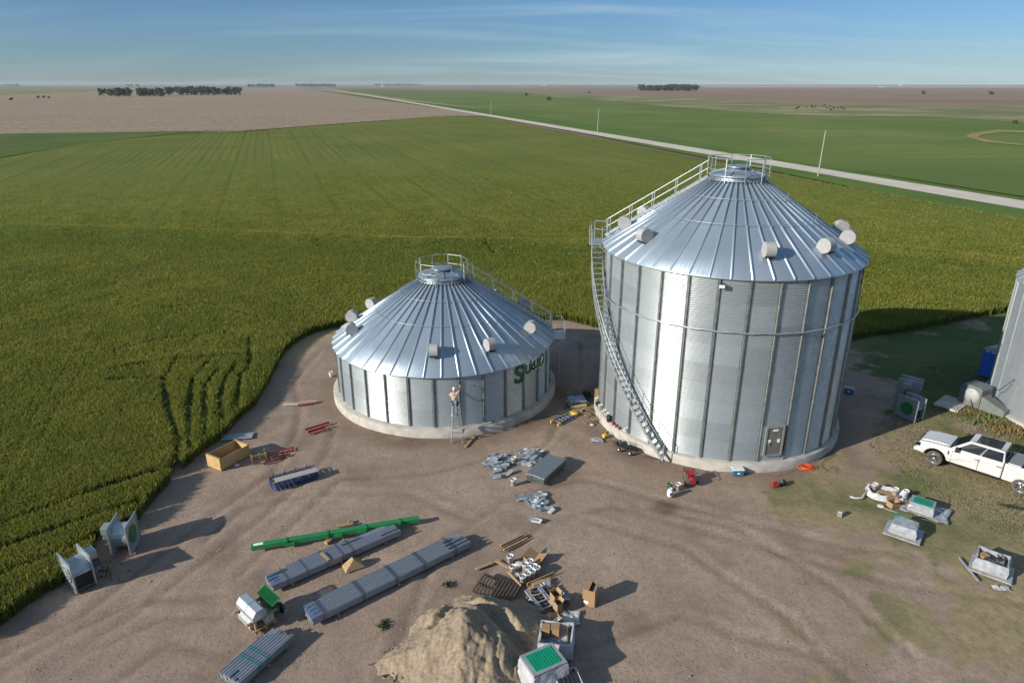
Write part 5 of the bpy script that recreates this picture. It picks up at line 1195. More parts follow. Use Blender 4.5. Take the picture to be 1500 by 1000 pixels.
def crumple(cx, W, L, az, label, amp=.12, m=None, name='plastic_sheet', seed=1, z0=.02, cat='plastic sheet', outline=None):
    n = 26; V = []; rr_ = random.Random(seed)
    for j in range(n+1):
        for i in range(n+1):
            x = (i/n-.5)*L; y = (j/n-.5)*W; k = 1+.25*noise.noise((x*1.5+seed, y*1.5, seed)); q = Vector((x*3+seed*5, y*3, 0))
            z = z0+amp*abs(noise.noise(q))+amp*.7*abs(noise.noise(q*2.7)); V.append((x*k, y*k, z))
    mb = MB(); mb.X = Matrix.Translation(cx) @ Matrix.Rotation(az, 4, 'Z'); mb.add(V, [(j*(n+1)+i, j*(n+1)+i+1, (j+1)*(n+1)+i+1, (j+1)*(n+1)+i) for j in range(n) for i in range(n)], smooth=True)
    o = mb.build(name, m or M['wrap']); s_ = o.modifiers.new('thick', 'SOLIDIFY'); s_.thickness = .004; return tag(o, label, cat)
crumple(G(818, 908), .8, 1.9, R(5), 'crumpled clear plastic sheet between the dark pallet and open wrapped box', seed=3, m=mat('clear_crumpled_film', (.50,.50,.50), .2, 0, (.36,.35,.33), 4, bump=.6, bscale=7))
crumple(G(825, 880), .45, .45, R(40), 'grey plastic bag beside the upright cardboard boxes', amp=.35, seed=9, name='plastic_bag', cat='plastic bag'); crumple(G(800, 860), .35, .45, R(10), 'small crumpled plastic bag in front of the boards by the buckets', amp=.2, seed=12, name='plastic_bag', cat='plastic bag')
crumple(G(781, 880), .5, .35, R(60), 'torn plastic film hanging at the left end of the dark pallet', amp=.3, seed=15, name='plastic_film', cat='plastic film')
def wrapped(c, az, L, W, H, label, taper=.94, m=None, rim=.10, openn=True, green=False, inner=None):
    root = empty('wrapped_pallet_box', c, az, label, 'wrapped pallet load')
    mb = MB(); N = 10
    def ring(k, z, seed=0):
        out = []
        for sx, sy, ex, ey in ((-1,-1,1,-1),(1,-1,1,1),(1,1,-1,1),(-1,1,-1,-1)):
            for i in range(6):
                t = i/6; x = (sx+(ex-sx)*t)*L/2*k; y = (sy+(ey-sy)*t)*W/2*k; d = .09*noise.noise((x*2.5+L*9, y*2.5, z*4+seed)); out.append((x*(1+d), y*(1+d), z+.05*noise.noise((x*3, y*3+L*5, 2))*(z > .3)))
        return out
    rings = [(1.02, .10), (1.0, H*.3), (.985, H*.45), (.99, H*.6), (taper, H*.9), (taper*.98, H)]
    vs = []
    for k, z in rings: vs += ring(k, z)
    if openn: vs += ring(taper*.90, H-.01); vs += ring(taper*.88, H*.45)
    n = 24; m_ = len(vs)//n; mb.add(vs, [(j*n+i, j*n+(i+1) % n, (j+1)*n+(i+1) % n, (j+1)*n+i) for j in range(m_-1) for i in range(n)]+[tuple(range((m_-1)*n, m_*n))]+([] if openn else []), smooth=False)
    o = mb.build('stretch_wrap', m or M['wrap'], root); 
    pb = MB()
    for s in (-1, 0, 1): pb.box((0, s*(W/2-.08), .05), (L*.98, .1, .09))
    pb.build('pallet_base', M['wood'], root)
    if green:
        mb = MB(); mb.box((0, 0, H+.05), (L*.94, W*.90, .10)); fr = mb.build('tray', M['steel_dull'], root, bevel=.01)
        mb = MB(); mb.box((0, .0, H+.106), (L*.72, W*.68, .012)); mb.build('green_panel', M['green2'], fr)
        for k in range(10):
            mb = MB(); mb.box((-L*.33+L*.66*k/9, 0, H+.118), (.02, W*.62, .012)); mb.build('panel_rib', M['green2'], fr)
    if inner:
        mb = MB(); mb.box((L*.30, 0, H*.70), (.012, W*.80, H*.5)); mb.build('cardboard_liner', M['card'], root)
    return root
A = (G(790, 955)+G(836, 958))/2+Vector((.05, .30, 0)); wb = wrapped(A, R(-8), 1.35, 1.25, .72, 'open box in whitish wrap with cartons and blue liner inside', m=M['wrapw'], inner=True)
for k, (dx, dy) in enumerate(((-.38,.28), (-.02,.30))):
    tag(MB().box(A+Vector((dx, dy, .56)), (.32,.36,.34), rz=R(-8)).build('carton', M['card'], bevel=.005), ['left', 'right'][k]+' one of two small cartons inside the open whitish wrapped box', 'carton')
crumple(A+Vector((-.10, -.25, .28)), .55, .75, R(-8), 'blue plastic liner inside the open whitish wrapped box', amp=.12, seed=4, name='plastic_liner', m=mat('blue_liner', (.16,.24,.36), .3), cat='plastic liner')
B_ = G(800, 1008)+Vector((-.1, .32, 0)); wrapped(B_, R(28), 1.45, 1.15, .95, 'tall wrapped load under a green panel, at the bottom edge of the photo', green=True, openn=False, m=M['wrapw'])
def basket():
    root = empty('mesh_basket', G(832, 1012)+Vector((0, .15, 0)), R(15), 'white rimmed basket of black parts at the bottom edge', 'basket')
    mb = MB(); L, W, H = .85, .75, .45; vs = []
    pts = [(-.42,-.37),(.42,-.37),(.42,.37),(-.42,.37)]
    mb.path([(x, y, H) for x, y in pts], .03, 6, closed=True); mb.build('rim', M['white'], root)
    mb = MB(); mb.box((0, 0, H/2), (L*.94, W*.94, H*.96), taper=1.03); mb.build('basket_body', M['wrap'], root)
    for k in range(5):
        mb = MB(); mb.tube((-.3+.15*k, -.3, H), (-.3+.15*k, .3, H+.02), .05, 8); mb.build('black_part', M['black'], root)
basket()
# dark slatted pallet half buried behind the sand
pallet(G(727, 868)+Vector((0, 0, .10)), R(-20), 'weathered dark pallet leaning behind the sand pile', 1.5, 1.7, M['oldwood'], 12, (R(-8), R(6)))
# spool rack with white cover and green machine
def machine():
    a = G(372, 925); az = R(-42)
    root = empty('equipment_skid', G(374, 912)+Vector((.1,.1,0)), az, 'wooden skid loaded with folded white metal hoods and green grating', 'equipment skid'); root.scale = (.88,.88,.88)
    for s in (-1, 0, 1):
        mb = MB(); mb.box((0, s*.45, .08), (1.4, .12, .12)); mb.build('skid_beam', M['wood'], root)
    for x in (-.6, -.1, .4, .62):
        mb = MB(); mb.box((x, 0, .16), (.14, 1.2, .04)); mb.build('skid_slat', M['wood'], root)
    for x in (-.6, .55):
        mb = MB(); mb.box((x, -.05, .62), (.09, 1.45, .10)); mb.build('cross_timber', M['wood'], root)
        mb = MB(); mb.box((x, -.4, .40), (.09, .09, .42)); mb.build('post', M['wood'], root)
    zh = .70; prof = [(-.55,zh),(-.55,zh+.22),(-.36,zh+.46),(-.02,zh+.46),(.12,zh+.30),(.12,zh)]
    for x0, x1 in ((-.78,-.04),(.0,.70)):
        mb = MB(); mb.prism(prof, x0, x1, 'X'); mb.build('white_hood', mat('zinc_bright', (.60,.63,.66), .3, .7), root, bevel=.01)
    mb = MB(); mb.prism([(-.62,.20),(-.62,.50),(-.50,.62),(-.38,.62),(-.30,.20)], -.62, .45, 'X'); mb.build('grey_hood', M['steel_dull'], root, bevel=.01)
    mb = MB(); mb.prism([(.0,.20),(.0,.52),(.12,.60),(.45,.60),(.45,.20)], .1, .65, 'X'); mb.build('grey_hood', M['steel'], root, bevel=.01)
    mb = MB(); mb.X = Matrix.Translation((0, .42, .95)) @ Matrix.Rotation(R(25), 4, 'X')
    mb.box((0, 0, 0), (1.3, .05, .05)); mb.box((0, .45, 0), (1.3, .05, .05)); mb.box((-.65, .22, 0), (.05, .45, .05)); mb.box((.65, .22, 0), (.05, .45, .05)); gg = mb.build('green_grating', M['green'], root)
    for k in range(11):
        mb = MB(); mb.X = Matrix.Translation((0, .42, .95)) @ Matrix.Rotation(R(25), 4, 'X'); mb.box((-.58+.116*k, .22, .0), (.03, .44, .14)); mb.build('grating_bar', M['green'], gg)
    mb = MB(); mb.box((0, .62, .55), (1.1, .4, .5)); mb.build('green_housing', mat('dark_green_paint', (.01,.07,.03), .5), root, bevel=.02)
    for x in (-.3, .35):
        mb = MB(); mb.X = Matrix.Translation((x, .95, .36)) @ Matrix.Rotation(math.pi/2, 4, 'X'); mb.lathe([(.10,-.06),(.26,-.06),(.28,0),(.26,.06),(.10,.06)], 22); mb.build('pulley', M['black'], root)
machine()
# ------------------------------------------------------------------ right hand loads
def load_right():
    c1 = G(1345, 757)+Vector((.45,.55,0)); az = R(-38)
    crumple(c1+Vector((.25,-.05,0)), 1.5, 2.0, az, 'grey plastic sheet spread under the wrapped load with green panel', amp=.10, seed=21, m=M['wrap'])
    wrapped(c1, az, 1.15, .9, .42, 'low wrapped load with a green ribbed panel on the grass, left of its sheet', green=True, openn=False)
    c2 = G(1328, 787)+Vector((0,.30,0))
    mb = MB(); mb.X = Matrix.Translation(c2) @ Matrix.Rotation(az, 4, 'Z'); mb.box((0, 0, .08), (1.55, 1.35, .05)); tag(mb.build('plastic_covered_board', M['wrap'], bevel=.01), 'wide plastic covered board beneath the grey wrapped cartons', 'board')
    wrapped(c2+Vector((0,0,.06)), az, 1.15, .95, .55, 'grey wrapped stack of cartons nearest the camera of the middle loads', openn=False, taper=.9)
    tag(MB().box(c2+Vector((-.15,-.42,.30)), (.85,.08,.16), rz=az).build('carton', M['card']), 'flat brown carton strapped into the front of the grey wrapped stack', 'carton')
    tag(MB().beam(c2+Vector((-.45,.55,.7)), c2+Vector((.25,.35,.75)), .10, .02).build('green_panel', M['green2']), 'dark green panel end on top of the grey wrapped stack', 'panel')
    mb = MB(); mb.path([c2+Vector(p) for p in ((-.75,.95,.95),(-.6,.8,.85),(-.3,.7,.78),(0,.62,.72))], .012, 5); tag(mb.build('plastic_strap', M['white']), 'white strap curling up from the back of the grey wrapped stack', 'strap')
    c3 = G(1460, 848)+Vector((.1,.55,0)); az3 = R(-40)
    mb = MB(); mb.X = Matrix.Translation(c3) @ Matrix.Rotation(az3, 4, 'Z'); mb.box((0, 0, .10), (1.6, 1.35, .05)); tag(mb.build('plastic_covered_board', M['wrap'], bevel=.01), 'wide plastic covered board beneath the open box near the right edge', 'board')
    wrapped(c3+Vector((0,.05,.08)), az3, 1.30, 1.1, .62, 'open box in grey wrap holding black parts, near the right edge', inner=True)
    for k in range(5):
        tag(MB().path([c3+Vector((.15*math.cos(k*1.3+i*.6)+.1, .12*math.sin(k+i*.7), .50+.06*i+.02*k)) for i in range(5)], .03, 6).build('black_hose', M['black']), 'black hose coiled in the open box near the right edge', 'hose', 'black hoses in the open box')
    tag(MB().box(c3+Vector((-.25,.3,.60)), (.4,.3,.1), rz=R(20)).build('carton', M['card']), 'brown carton inside the open box near the right edge', 'carton')
    crumple(G(1466, 862), .3, .7, R(-5), 'scrap of white plastic in front of the box near the right edge', amp=.08, seed=31, m=M['wrapw'], name='plastic_scrap', cat='plastic scrap')
    tag(MB().beam(G(1405, 816, .04), G(1433, 850, .04), .07, .05).build('steel_angle', M['steel_dull']), 'long thin steel angle on the grass left of the box near the edge', 'steel angle')
    # torn white wrapping with buckets and cartons
    c = G(1300, 730)+Vector((0, .25, 0)); root = empty('torn_wrapping', c, R(-28), 'torn white wrapping forming a low ring around buckets', 'wrapping')
    mb = MB(); n = 40
    lv = ((1.08, .0), (1.02, .14), (.97, .27), (.90, .30), (.80, .16), (.74, .11)); vs = []
    for kk, zz_ in lv:
        for i in range(n):
            t = 2*math.pi*i/n; e_ = kk*(1+.10*noise.noise((3*math.cos(t), 3*math.sin(t), kk*6)))*(1+.06*math.sin(3*t+1)); vs.append((.92*e_*math.copysign(abs(math.cos(t))**.7, math.cos(t)), .56*e_*math.copysign(abs(math.sin(t))**.7, math.sin(t)), max(0, zz_+(.14*noise.noise((4*math.cos(t), 4*math.sin(t), 9)) if zz_ > .05 else 0))))
    mb.add(vs, [(j*n+i, j*n+(i+1) % n, (j+1)*n+(i+1) % n, (j+1)*n+i) for j in range(len(lv)-1) for i in range(n)])
    mb.build('wrapping_roll', M['wrapw'], root); mb = MB(); mb.box((0, 0, .06), (1.4, .8, .10)); mb.build('cardboard_sheet', M['card'], root)
    mb = MB(); vs = []
    pts = [(-.85,-.25,.2),(-1.0,-.55,.06),(-1.05,-.85,.04),(-1.35,-1.0,.03),(-1.6,-.95,.02)]; mb.path([Vector(p) for p in pts], .05, 6); mb.build('torn_tail', M['wrapw'], root)
    bucket((1297, 712), 'white bucket at the left inside the torn white wrapping', loc=c+Vector((-.38,.42,.10))); bucket((1317, 722), 'white bucket at the right inside the torn white wrapping', loc=c+Vector((.48,-.02,.10)))
    bucket((1327, 726), 'white bucket outside the torn wrapping on its right', loc=c+Vector((1.02,-.05,.0)))
    carton((1308, 741), (.55,.36,.30), R(20), 'open brown carton in front of the torn white wrapping'); tag(MB().beam(G(1320, 733, .12), G(1336, 737, .06), .40, .05).build('cardboard_piece', M['card']), 'flattened cardboard right of the open brown carton', 'cardboard')
    tag(MB().box(G(1230.5, 756)+Vector((0,.05,.12)), (.22,.16,.30), rz=R(-35)).build('metal_can', M['steel'], bevel=.02), 'small silver can standing alone on the patchy grass', 'can')
    # chain-like auger shaft
    a, b = G(1462, 738, .06), G(1503, 746, .06); az = bear(a, b); root = empty('auger_shaft', (a+b)/2, az, 'rusty black auger shaft lying on the grass below the pickup', 'auger shaft'); Ln = (b-a).length
    mb = MB(); mb.tube((-Ln/2, 0, 0), (Ln/2, 0, 0), .02, 6); mb.build('shaft', M['black'], root)
    mb = MB()
    mb.path([(-Ln/2+Ln*i/60, .08*math.cos(i*.9), .02+.07*math.sin(i*.9)) for i in range(61)], .018, 5); mb.build('flighting', M['black'], root)
load_right()
# ------------------------------------------------------------------ things around the tall bin
def generator():
    root = empty('generator', G(1010, 708)+Vector((.05,.12,0)), R(3), 'red portable generator in a black tube frame on the dirt', 'generator')
    mb = MB(); L, W, H = .55, .85, .62
    for x in (-L/2, L/2): mb.path([(x, -W/2, .08), (x, -W/2, H), (x, W/2, H), (x, W/2, .08)], .018, 6, closed=True)
    mb.tube((-L/2, -W/2, H), (L/2, -W/2, H), .018); mb.tube((-L/2, W/2, H), (L/2, W/2, H), .018); mb.build('tube_frame', M['black'], root)
    mb = MB(); mb.box((0, .12, .50), (.42, .48, .20)); mb.build('fuel_tank', M['red'], root, bevel=.04)
    mb = MB(); mb.box((0, -.05, .26), (.40, .66, .24)); mb.build('engine', M['darkgrey'], root, bevel=.02)
    mb = MB(); mb.tube((0, -.45, .32), (0, -.22, .34), .17, 18); mb.build('alternator_cover', M['red'], root)
    for s in (-1, 1):
        mb = MB(); mb.X = Matrix.Translation((s*.34, -.28, .13)) @ Matrix.Rotation(math.pi/2, 4, 'Y'); mb.lathe([(.04,-.04),(.12,-.04),(.13,0),(.12,.04),(.04,.04)], 16); mb.build('wheel', M['rubber'], root)
    for s in (-1, 1):
        mb = MB(); mb.tube((s*.28, .22+.0*s, .42), (s*.66, .20, .40), .014, 6); mb.build('handle', M['steel'], root)
generator()
def coolbox(px, az, label, white=True):
    root = empty('cool_box', G(*px), az, label, 'cool box')
    mb = MB(); mb.box((0, 0, .16), (.60, .36, .32), taper=1.04); b = mb.build('box_body', M['cooler'], root, bevel=.03)
    mb = MB(); mb.box((0, 0, .365), (.64, .40, .09)); mb.build('lid', M['white'] if white else M['vent'], root, bevel=.03)
    mb = MB(); mb.box((0, -.186, .16), (.14, .006, .08)); mb.build('badge', M['label'], b)
    for s in (-1, 1): mb = MB(); mb.box((s*.325, 0, .25), (.03, .2, .03)); mb.build('handle', M['white'], b)
coolbox((1080, 694.5), R(2), 'blue cool box with a white lid in front of the tall bin'); coolbox((1243, 575), R(-30), 'dark blue cool box in the shadow right of the tall bin', False)
def gas_bottle():
    root = empty('gas_bottle', G(981, 727), 0, 'white gas bottle with blue label in front of the green bucket', 'gas bottle')
    mb = MB(); mb.lathe([(.001,.02),(.13,.02),(.155,.10),(.155,.32),(.13,.40),(.05,.44),(.001,.44)], 24); t = mb.build('tank', M['white'], root)
    mb = MB(); mb.lathe([(.10,.42),(.10,.50),(.095,.50),(.095,.42)], 20); mb.build('collar', M['white'], t); mb = MB(); mb.tube((0,0,.44),(0,0,.50),.02,8); mb.build('valve', M['steel'], t)
    mb = MB(); n = 10; vs = []
    for i in range(n+1):
        a = R(-110+60*i/n); vs += [(.158*math.cos(a), .158*math.sin(a), .17), (.158*math.cos(a), .158*math.sin(a), .30)]
    mb.add(vs, [(2*i, 2*i+2, 2*i+3, 2*i+1) for i in range(n)]); mb.build('label_band', M['label_blue'], t)
gas_bottle()
bucket((980.5, 719), 'bright green bucket standing behind the white gas bottle', kind='green', loc=G(981, 719)+Vector((0,.05,.06))); bucket((993, 716.5), 'white bucket left of the red generator')
def wagon():
    root = empty('garden_cart', G(918, 661), R(-38), 'black metal garden cart at the left foot of the tall bin', 'cart')
    mb = MB(); mb.box((0, 0, .30), (1.0, .5, .02)); mb.build('deck', M['black'], root)
    mb = MB(); pts = [(-.5,-.25,.48),(.5,-.25,.48),(.5,.25,.48),(-.5,.25,.48)]; mb.path(pts, .014, 5, closed=True)
    for i in range(8):
        x = -.45+.13*i
        for s in (-1, 1): mb.tube((x, s*.25, .30), (x, s*.25, .48), .008, 5)
    mb.build('mesh_side', M['black'], root)
    for x in (-.36, .36):
        for s in (-1, 1):
            mb = MB(); mb.X = Matrix.Translation((x, s*.30, .14)) @ Matrix.Rotation(math.pi/2, 4, 'X'); mb.lathe([(.05,-.04),(.12,-.04),(.14,0),(.12,.04),(.05,.04)], 16); w = mb.build('wheel', M['rubber'], root)
            mb = MB(); mb.X = Matrix.Translation((x, s*.30, .14)) @ Matrix.Rotation(math.pi/2, 4, 'X'); mb.lathe([(.055,-.042),(.05,.042),(.001,.042)], 12); mb.build('hub', M['label'], w)
    mb = MB(); mb.path([(-.5,0,.2),(-.8,0,.15),(-1.1,.05,.4)], .016, 6); mb.build('pull_handle', M['black'], root)
wagon()
crumple(G(905, 652), .35, .5, R(-20), 'heap of dark cloth on the ground beside the black cart', amp=.3, seed=40, m=M['black'], name='cloth_heap', cat='cloth')
def coil(px, r, label, m, turns=7, name='cable_coil', tr=.014):
    pts = []; c = G(*px); rr_ = random.Random(int(px[0])); n = turns*26
    for i in range(n+1):
        t = i/26*2*math.pi; q = r*(.75+.9*noise.noise((i*.045, px[0], 0))); pts.append(c+Vector((q*math.cos(t)+.35*noise.noise((i*.012, 3, 0)), q*.8*math.sin(t)+.35*noise.noise((i*.013, 8, 0)), .02+.008*(i/26)+.03*abs(noise.noise((i*.11, 9, 0))))))
    return tag(MB().path(pts, tr, 5).build(name, m), label, 'cable')
coil((1181, 684.5), .42, 'orange extension cable heaped at the right foot of the tall bin', M['orange'], 9); 
def hose_line(pts, r, label, m, name='cable', cat='cable'):
    P_ = [G(*p, .015) for p in pts]; out = []
    for i in range(len(P_)-1):
        for k in range(8): out.append(P_[i].lerp(P_[i+1], k/8)+Vector((.06*noise.noise((i+k/8, 1, 3)), .06*noise.noise((i+k/8, 5, 1)), 0)))
    return tag(MB().path(out+[P_[-1]], r, 5).build(name, m), label, cat)
hose_line([(1220,664),(1216,672),(1206,675),(1202,682),(1208,686),(1210,690),(1216,683),(1226,686),(1224,692)], .010, 'thin black cable straggling over the ground right of the tall bin', M['black'])
hose_line([(1040,690),(1090,692),(1140,697),(1165,688)], .008, 'thin red cord along the front of the tall bin', M['red'])
def red_tools():
    o = MB(); c = G(1135, 712)
    root = empty('red_power_tool', c, R(10), 'red power tool lying on the dirt in front of the tall bin', 'power tool')
    mb = MB(); mb.box((0,0,.10),(.42,.26,.18)); mb.build('tool_body', M['red'], root, bevel=.04); mb = MB(); mb.path([(-.15,0,.18),(-.1,0,.28),(.1,0,.28),(.15,0,.18)], .025, 6); mb.build('handle', M['red'], root)
    mb = MB(); mb.tube((.2,0,.1),(.36,.02,.1),.05,10); mb.build('nose_piece', M['black'], root)
    root = empty('tool_case', G(1146, 711)+Vector((0,.1,0)), R(-15), 'dark reel of cable just right of the red power tool', 'cable reel')
    mb = MB(); mb.X = Matrix.Translation((.05,0,.13)) @ Matrix.Rotation(math.pi/2, 4, 'X'); mb.lathe([(.001,-.09),(.16,-.09),(.16,-.07),(.09,-.07),(.09,.07),(.16,.07),(.16,.09),(.001,.09)], 20); mb.build('drum', M['black'], root)
    mb = MB(); mb.path([(-.1,-.1,.02),(-.1,-.1,.28),(.2,-.1,.28),(.2,-.1,.02)], .012, 5); mb.build('stand', M['darkgrey'], root)
red_tools()
# fibreglass ladder folded flat between the bins
def flat_ladder():
    a, b = G(814, 622), G(840, 609); az = bear(a, b); Ln = (b-a).length+.1
    root = empty('folding_ladder', (a+b)/2+Vector((-.0,.12,0)), az, 'blue fibreglass step ladder with yellow ends lying between the two bins', 'ladder')
    bl = mat('blue_fibreglass', (.03,.12,.22), .45)
    for s in (-1, 1):
        mb = MB(); mb.add([(-Ln/2, s*.30-.02, .02), (-Ln/2, s*.30+.02, .02), (Ln/2, s*.20+.02, .02), (Ln/2, s*.20-.02, .02), (-Ln/2, s*.30-.02, .15), (-Ln/2, s*.30+.02, .15), (Ln/2, s*.20+.02, .15), (Ln/2, s*.20-.02, .15)], [(0,1,2,3),(4,7,6,5),(0,4,5,1),(1,5,6,2),(2,6,7,3),(3,7,4,0)]); mb.build('rail', bl, root)
    for i in range(5):
        x = -Ln/2+.25+i*.32; mb = MB(); mb.box((x, 0, .10), (.09, .48, .03)); mb.build('step', M['steel'], root)
    mb = MB(); mb.box((Ln/2, 0, .09), (.24, .50, .16)); mb.build('top_cap', M['yellow'], root, bevel=.01)
    for s in (-1, 1): mb = MB(); mb.box((-Ln/2+.05, s*.30, .09), (.26, .07, .16)); mb.build('foot', M['yellow'], root)
flat_ladder()
def junk_between():
    pallet(G(844, 592)+Vector((0,0,0)), R(15), 'pale wooden pallet in the shadow beside the tall bin', 1.0, 1.1, mat('pale_pine', (.50,.40,.22), .8))
    crumple(G(845, 589, .15), .9, 1.1, R(10), 'bluish plastic covering the pale pallet between the bins', amp=.2, seed=50, m=mat('bluish_film', (.22,.28,.36), .35), z0=.16)
    board((851, 602), (862, 590), .12, .06, 'brown board leaning between the pale pallet and the tall bin'); 
    crumple(G(860, 584), .5, .6, R(0), 'black tarpaulin heap beside the pale pallet in the shadow', amp=.8, seed=55, m=M['black'], name='tarpaulin', cat='tarpaulin')
    c0 = Vector((13.05, 40.34, .505))
    for k, (az_, lb) in enumerate(((178.5, 'white bucket on the tall bin\'s base, farthest back of the row'), (187, 'white bucket on the tall bin\'s base, second from the back'), (193, 'white bucket on the tall bin\'s base, left of the black can'), (196.5, 'white bucket on the tall bin\'s base touching the black can'))):
        bucket(None, lb, loc=c0+pol(7.46, R(az_)))
    tag(MB().box(c0+pol(7.44, R(173))+Vector((0,0,.3)), (.3,.25,.6)).build('carton', M['card']), 'brown carton on the tall bin\'s base at the far left', 'carton')
    tag(MB().box(c0+pol(7.46, R(182.5))+Vector((0,0,.12)), (.30,.42,.22), rz=R(10)).build('tool_bag', M['black'], bevel=.05), 'black tool bag between the buckets on the tall bin\'s base', 'bag')
    tag(MB().lathe([(.001,0),(.15,0),(.15,.34),(.13,.36),(.001,.36)], 18, c=c0+pol(7.46, R(199.5))).build('black_can', M['black']), 'round black can at the right end of the bucket row', 'can')
    for k, a_ in enumerate((203, 205.5, 208)):
        root = empty('impact_wrench', c0+pol(7.46, R(a_)), R(a_+80), 'red and black cordless tool in the row on the base edge', 'power tool', 'red power tools on the base of the tall bin')
        mb = MB(); mb.box((0,0,.10),(.22,.09,.10)); mb.build('motor_body', M['red'], root, bevel=.02); mb = MB(); mb.box((.06,.0,.03),(.08,.1,.06)); mb.build('battery', M['black'], root)
    crumple(c0+pol(7.43, R(213)), .25, .3, 0, 'white cloth hanging at the foot of the tall bin\'s wall', amp=.7, seed=60, m=M['white'], name='white_cloth', z0=0, cat='cloth')
    # straps heap
    rr_ = random.Random(5)
    for k in range(16):
        p = G(858+rr_.uniform(0, 24), 606+rr_.uniform(-8, 14)); pts = [p+Vector((.25*math.cos(i*.9+k)*rr_.uniform(.5, 1), .22*math.sin(i*.8+k), .03+.05*abs(math.sin(i+k)))) for i in range(9)]
        tag(MB().path(pts, .025, 5).build('webbing_strap', mat('strap_khaki', (.20,.15,.07), .8) if k == 0 else bpy.data.materials['strap_khaki']), 'khaki strap tangled in the heap at the tall bin\'s left foot', 'strap', 'khaki straps heaped by the tall bin')
    root = empty('work_lamp', G(884, 641), R(20), 'yellow headed tool lying left of the black cart', 'tool')
    mb = MB(); mb.tube((-.02,0,.12),(.16,.04,.14),.12,14); mb.build('yellow_head', M['yellow'], root); mb = MB(); mb.beam((.16,.04,.14),(.5,.3,.2),.05,.05); mb.build('stock', M['black'], root)
    crumple(G(873, 645), .5, .8, R(0), 'grey crumpled film beside the yellow headed tool', amp=.12, seed=66, m=M['wrap'], name='plastic_film', cat='plastic film')
    tag(MB().beam(G(943, 668, .02), G(961, 672, .02), .03, .03).build('steel_rod', M['black']), 'thin black rod on the ground left of the staircase foot', 'rod')
    tag(MB().beam(G(967, 676, .02), G(977, 666, .02), .05, .03).build('steel_rod', M['black']), 'short black bar lying against the staircase foot', 'rod')
junk_between()
# bracket piles
def piles():
    rr_ = random.Random(11); protos = []
    for k in range(3):
        mb = MB(); L, W, t = (.50,.19,.012); h = .09
        if k == 0: mb.prism([(-W/2,0),(-W/2,h),(W/2,h),(W/2,0),(W/2-t,0),(W/2-t,h-t),(-W/2+t,h-t),(-W/2+t,0)], -L/2, L/2, 'X')
        elif k == 1: mb.prism([(-W/2,0),(-W/2+t,h*.6),(0,h*.6),(0,h),(W/2,h),(W/2,h-t),(t,h-t),(t,h*.6-t),(-W/2+2*t,h*.6-t),(-W/2+t,0)], -L*.4, L*.4, 'X')
        else: mb.prism([(-W*.7,0),(-W*.7,t),(W*.7,t),(W*.7,0)], -L*.55, L*.55, 'X')
        protos.append(mb)
    mm = [M['steel_dull'], M['bund'], mat('bright_zinc', (.62,.64,.65), .55, .3)]
    meshes = {}
    def piece(p, label, group):
        k = rr_.randrange(3); m = rr_.choices(range(3), (5, 4, 1.6))[0]
        if (k, m) not in meshes: o = protos[k].build('steel_bracket', mm[m]); meshes[(k, m)] = o
        else: o = meshes[(k, m)].copy(); C.objects.link(o)
        o.location = p; o.rotation_euler = (rr_.uniform(-.35, .35), rr_.uniform(-.35, .35), rr_.choice([.2, .5, .8, 2.6, 2.9])+rr_.uniform(-.35, .35)); tag(o, label, 'bracket', group)
    def heap(pts, n, label, group, hmax=.30):
        poly = [tuple(G(*q)[:2]) for q in pts]; cx = sum(p[0] for p in poly)/len(poly); cy = sum(p[1] for p in poly)/len(poly); c = 0
        xs = [p[0] for p in poly]; ys = [p[1] for p in poly]
        while c < n:
            x, y = rr_.uniform(min(xs), max(xs)), rr_.uniform(min(ys), max(ys))
            if not inpoly(np.array([[x, y]]), poly)[0]: continue
            d = min(1, math.hypot(x-cx, y-cy)/(max(xs)-min(xs))*2); piece((x, y, .01+rr_.random()*hmax*(1-d)), label, group); c += 1
    heap([(710,676),(722,665),(740,668),(748,678),(740,685),(728,691),(716,684)], 62, 'galvanised bracket in the left pile, left of the bucket', 'brackets in the left pile')
    heap([(760,661),(785,657),(795,663),(788,676),(775,682),(760,680),(765,670)], 62, 'galvanised bracket in the right pile, behind the channel stack', 'brackets in the right pile')
    heap([(757,728),(778,726),(795,722),(799,733),(795,745),(780,746),(775,735),(758,732)], 46, 'galvanised bracket in the front pile, nearest the camera', 'brackets in the front pile', .2)
    for q in ((724,698),(728,699),(733,699),(747,693),(796,746),(808,749),(803,745),(783,760),(786,762)): piece(G(*q, .02), 'galvanised bracket lying apart in front of the piles', 'stray brackets')
piles()
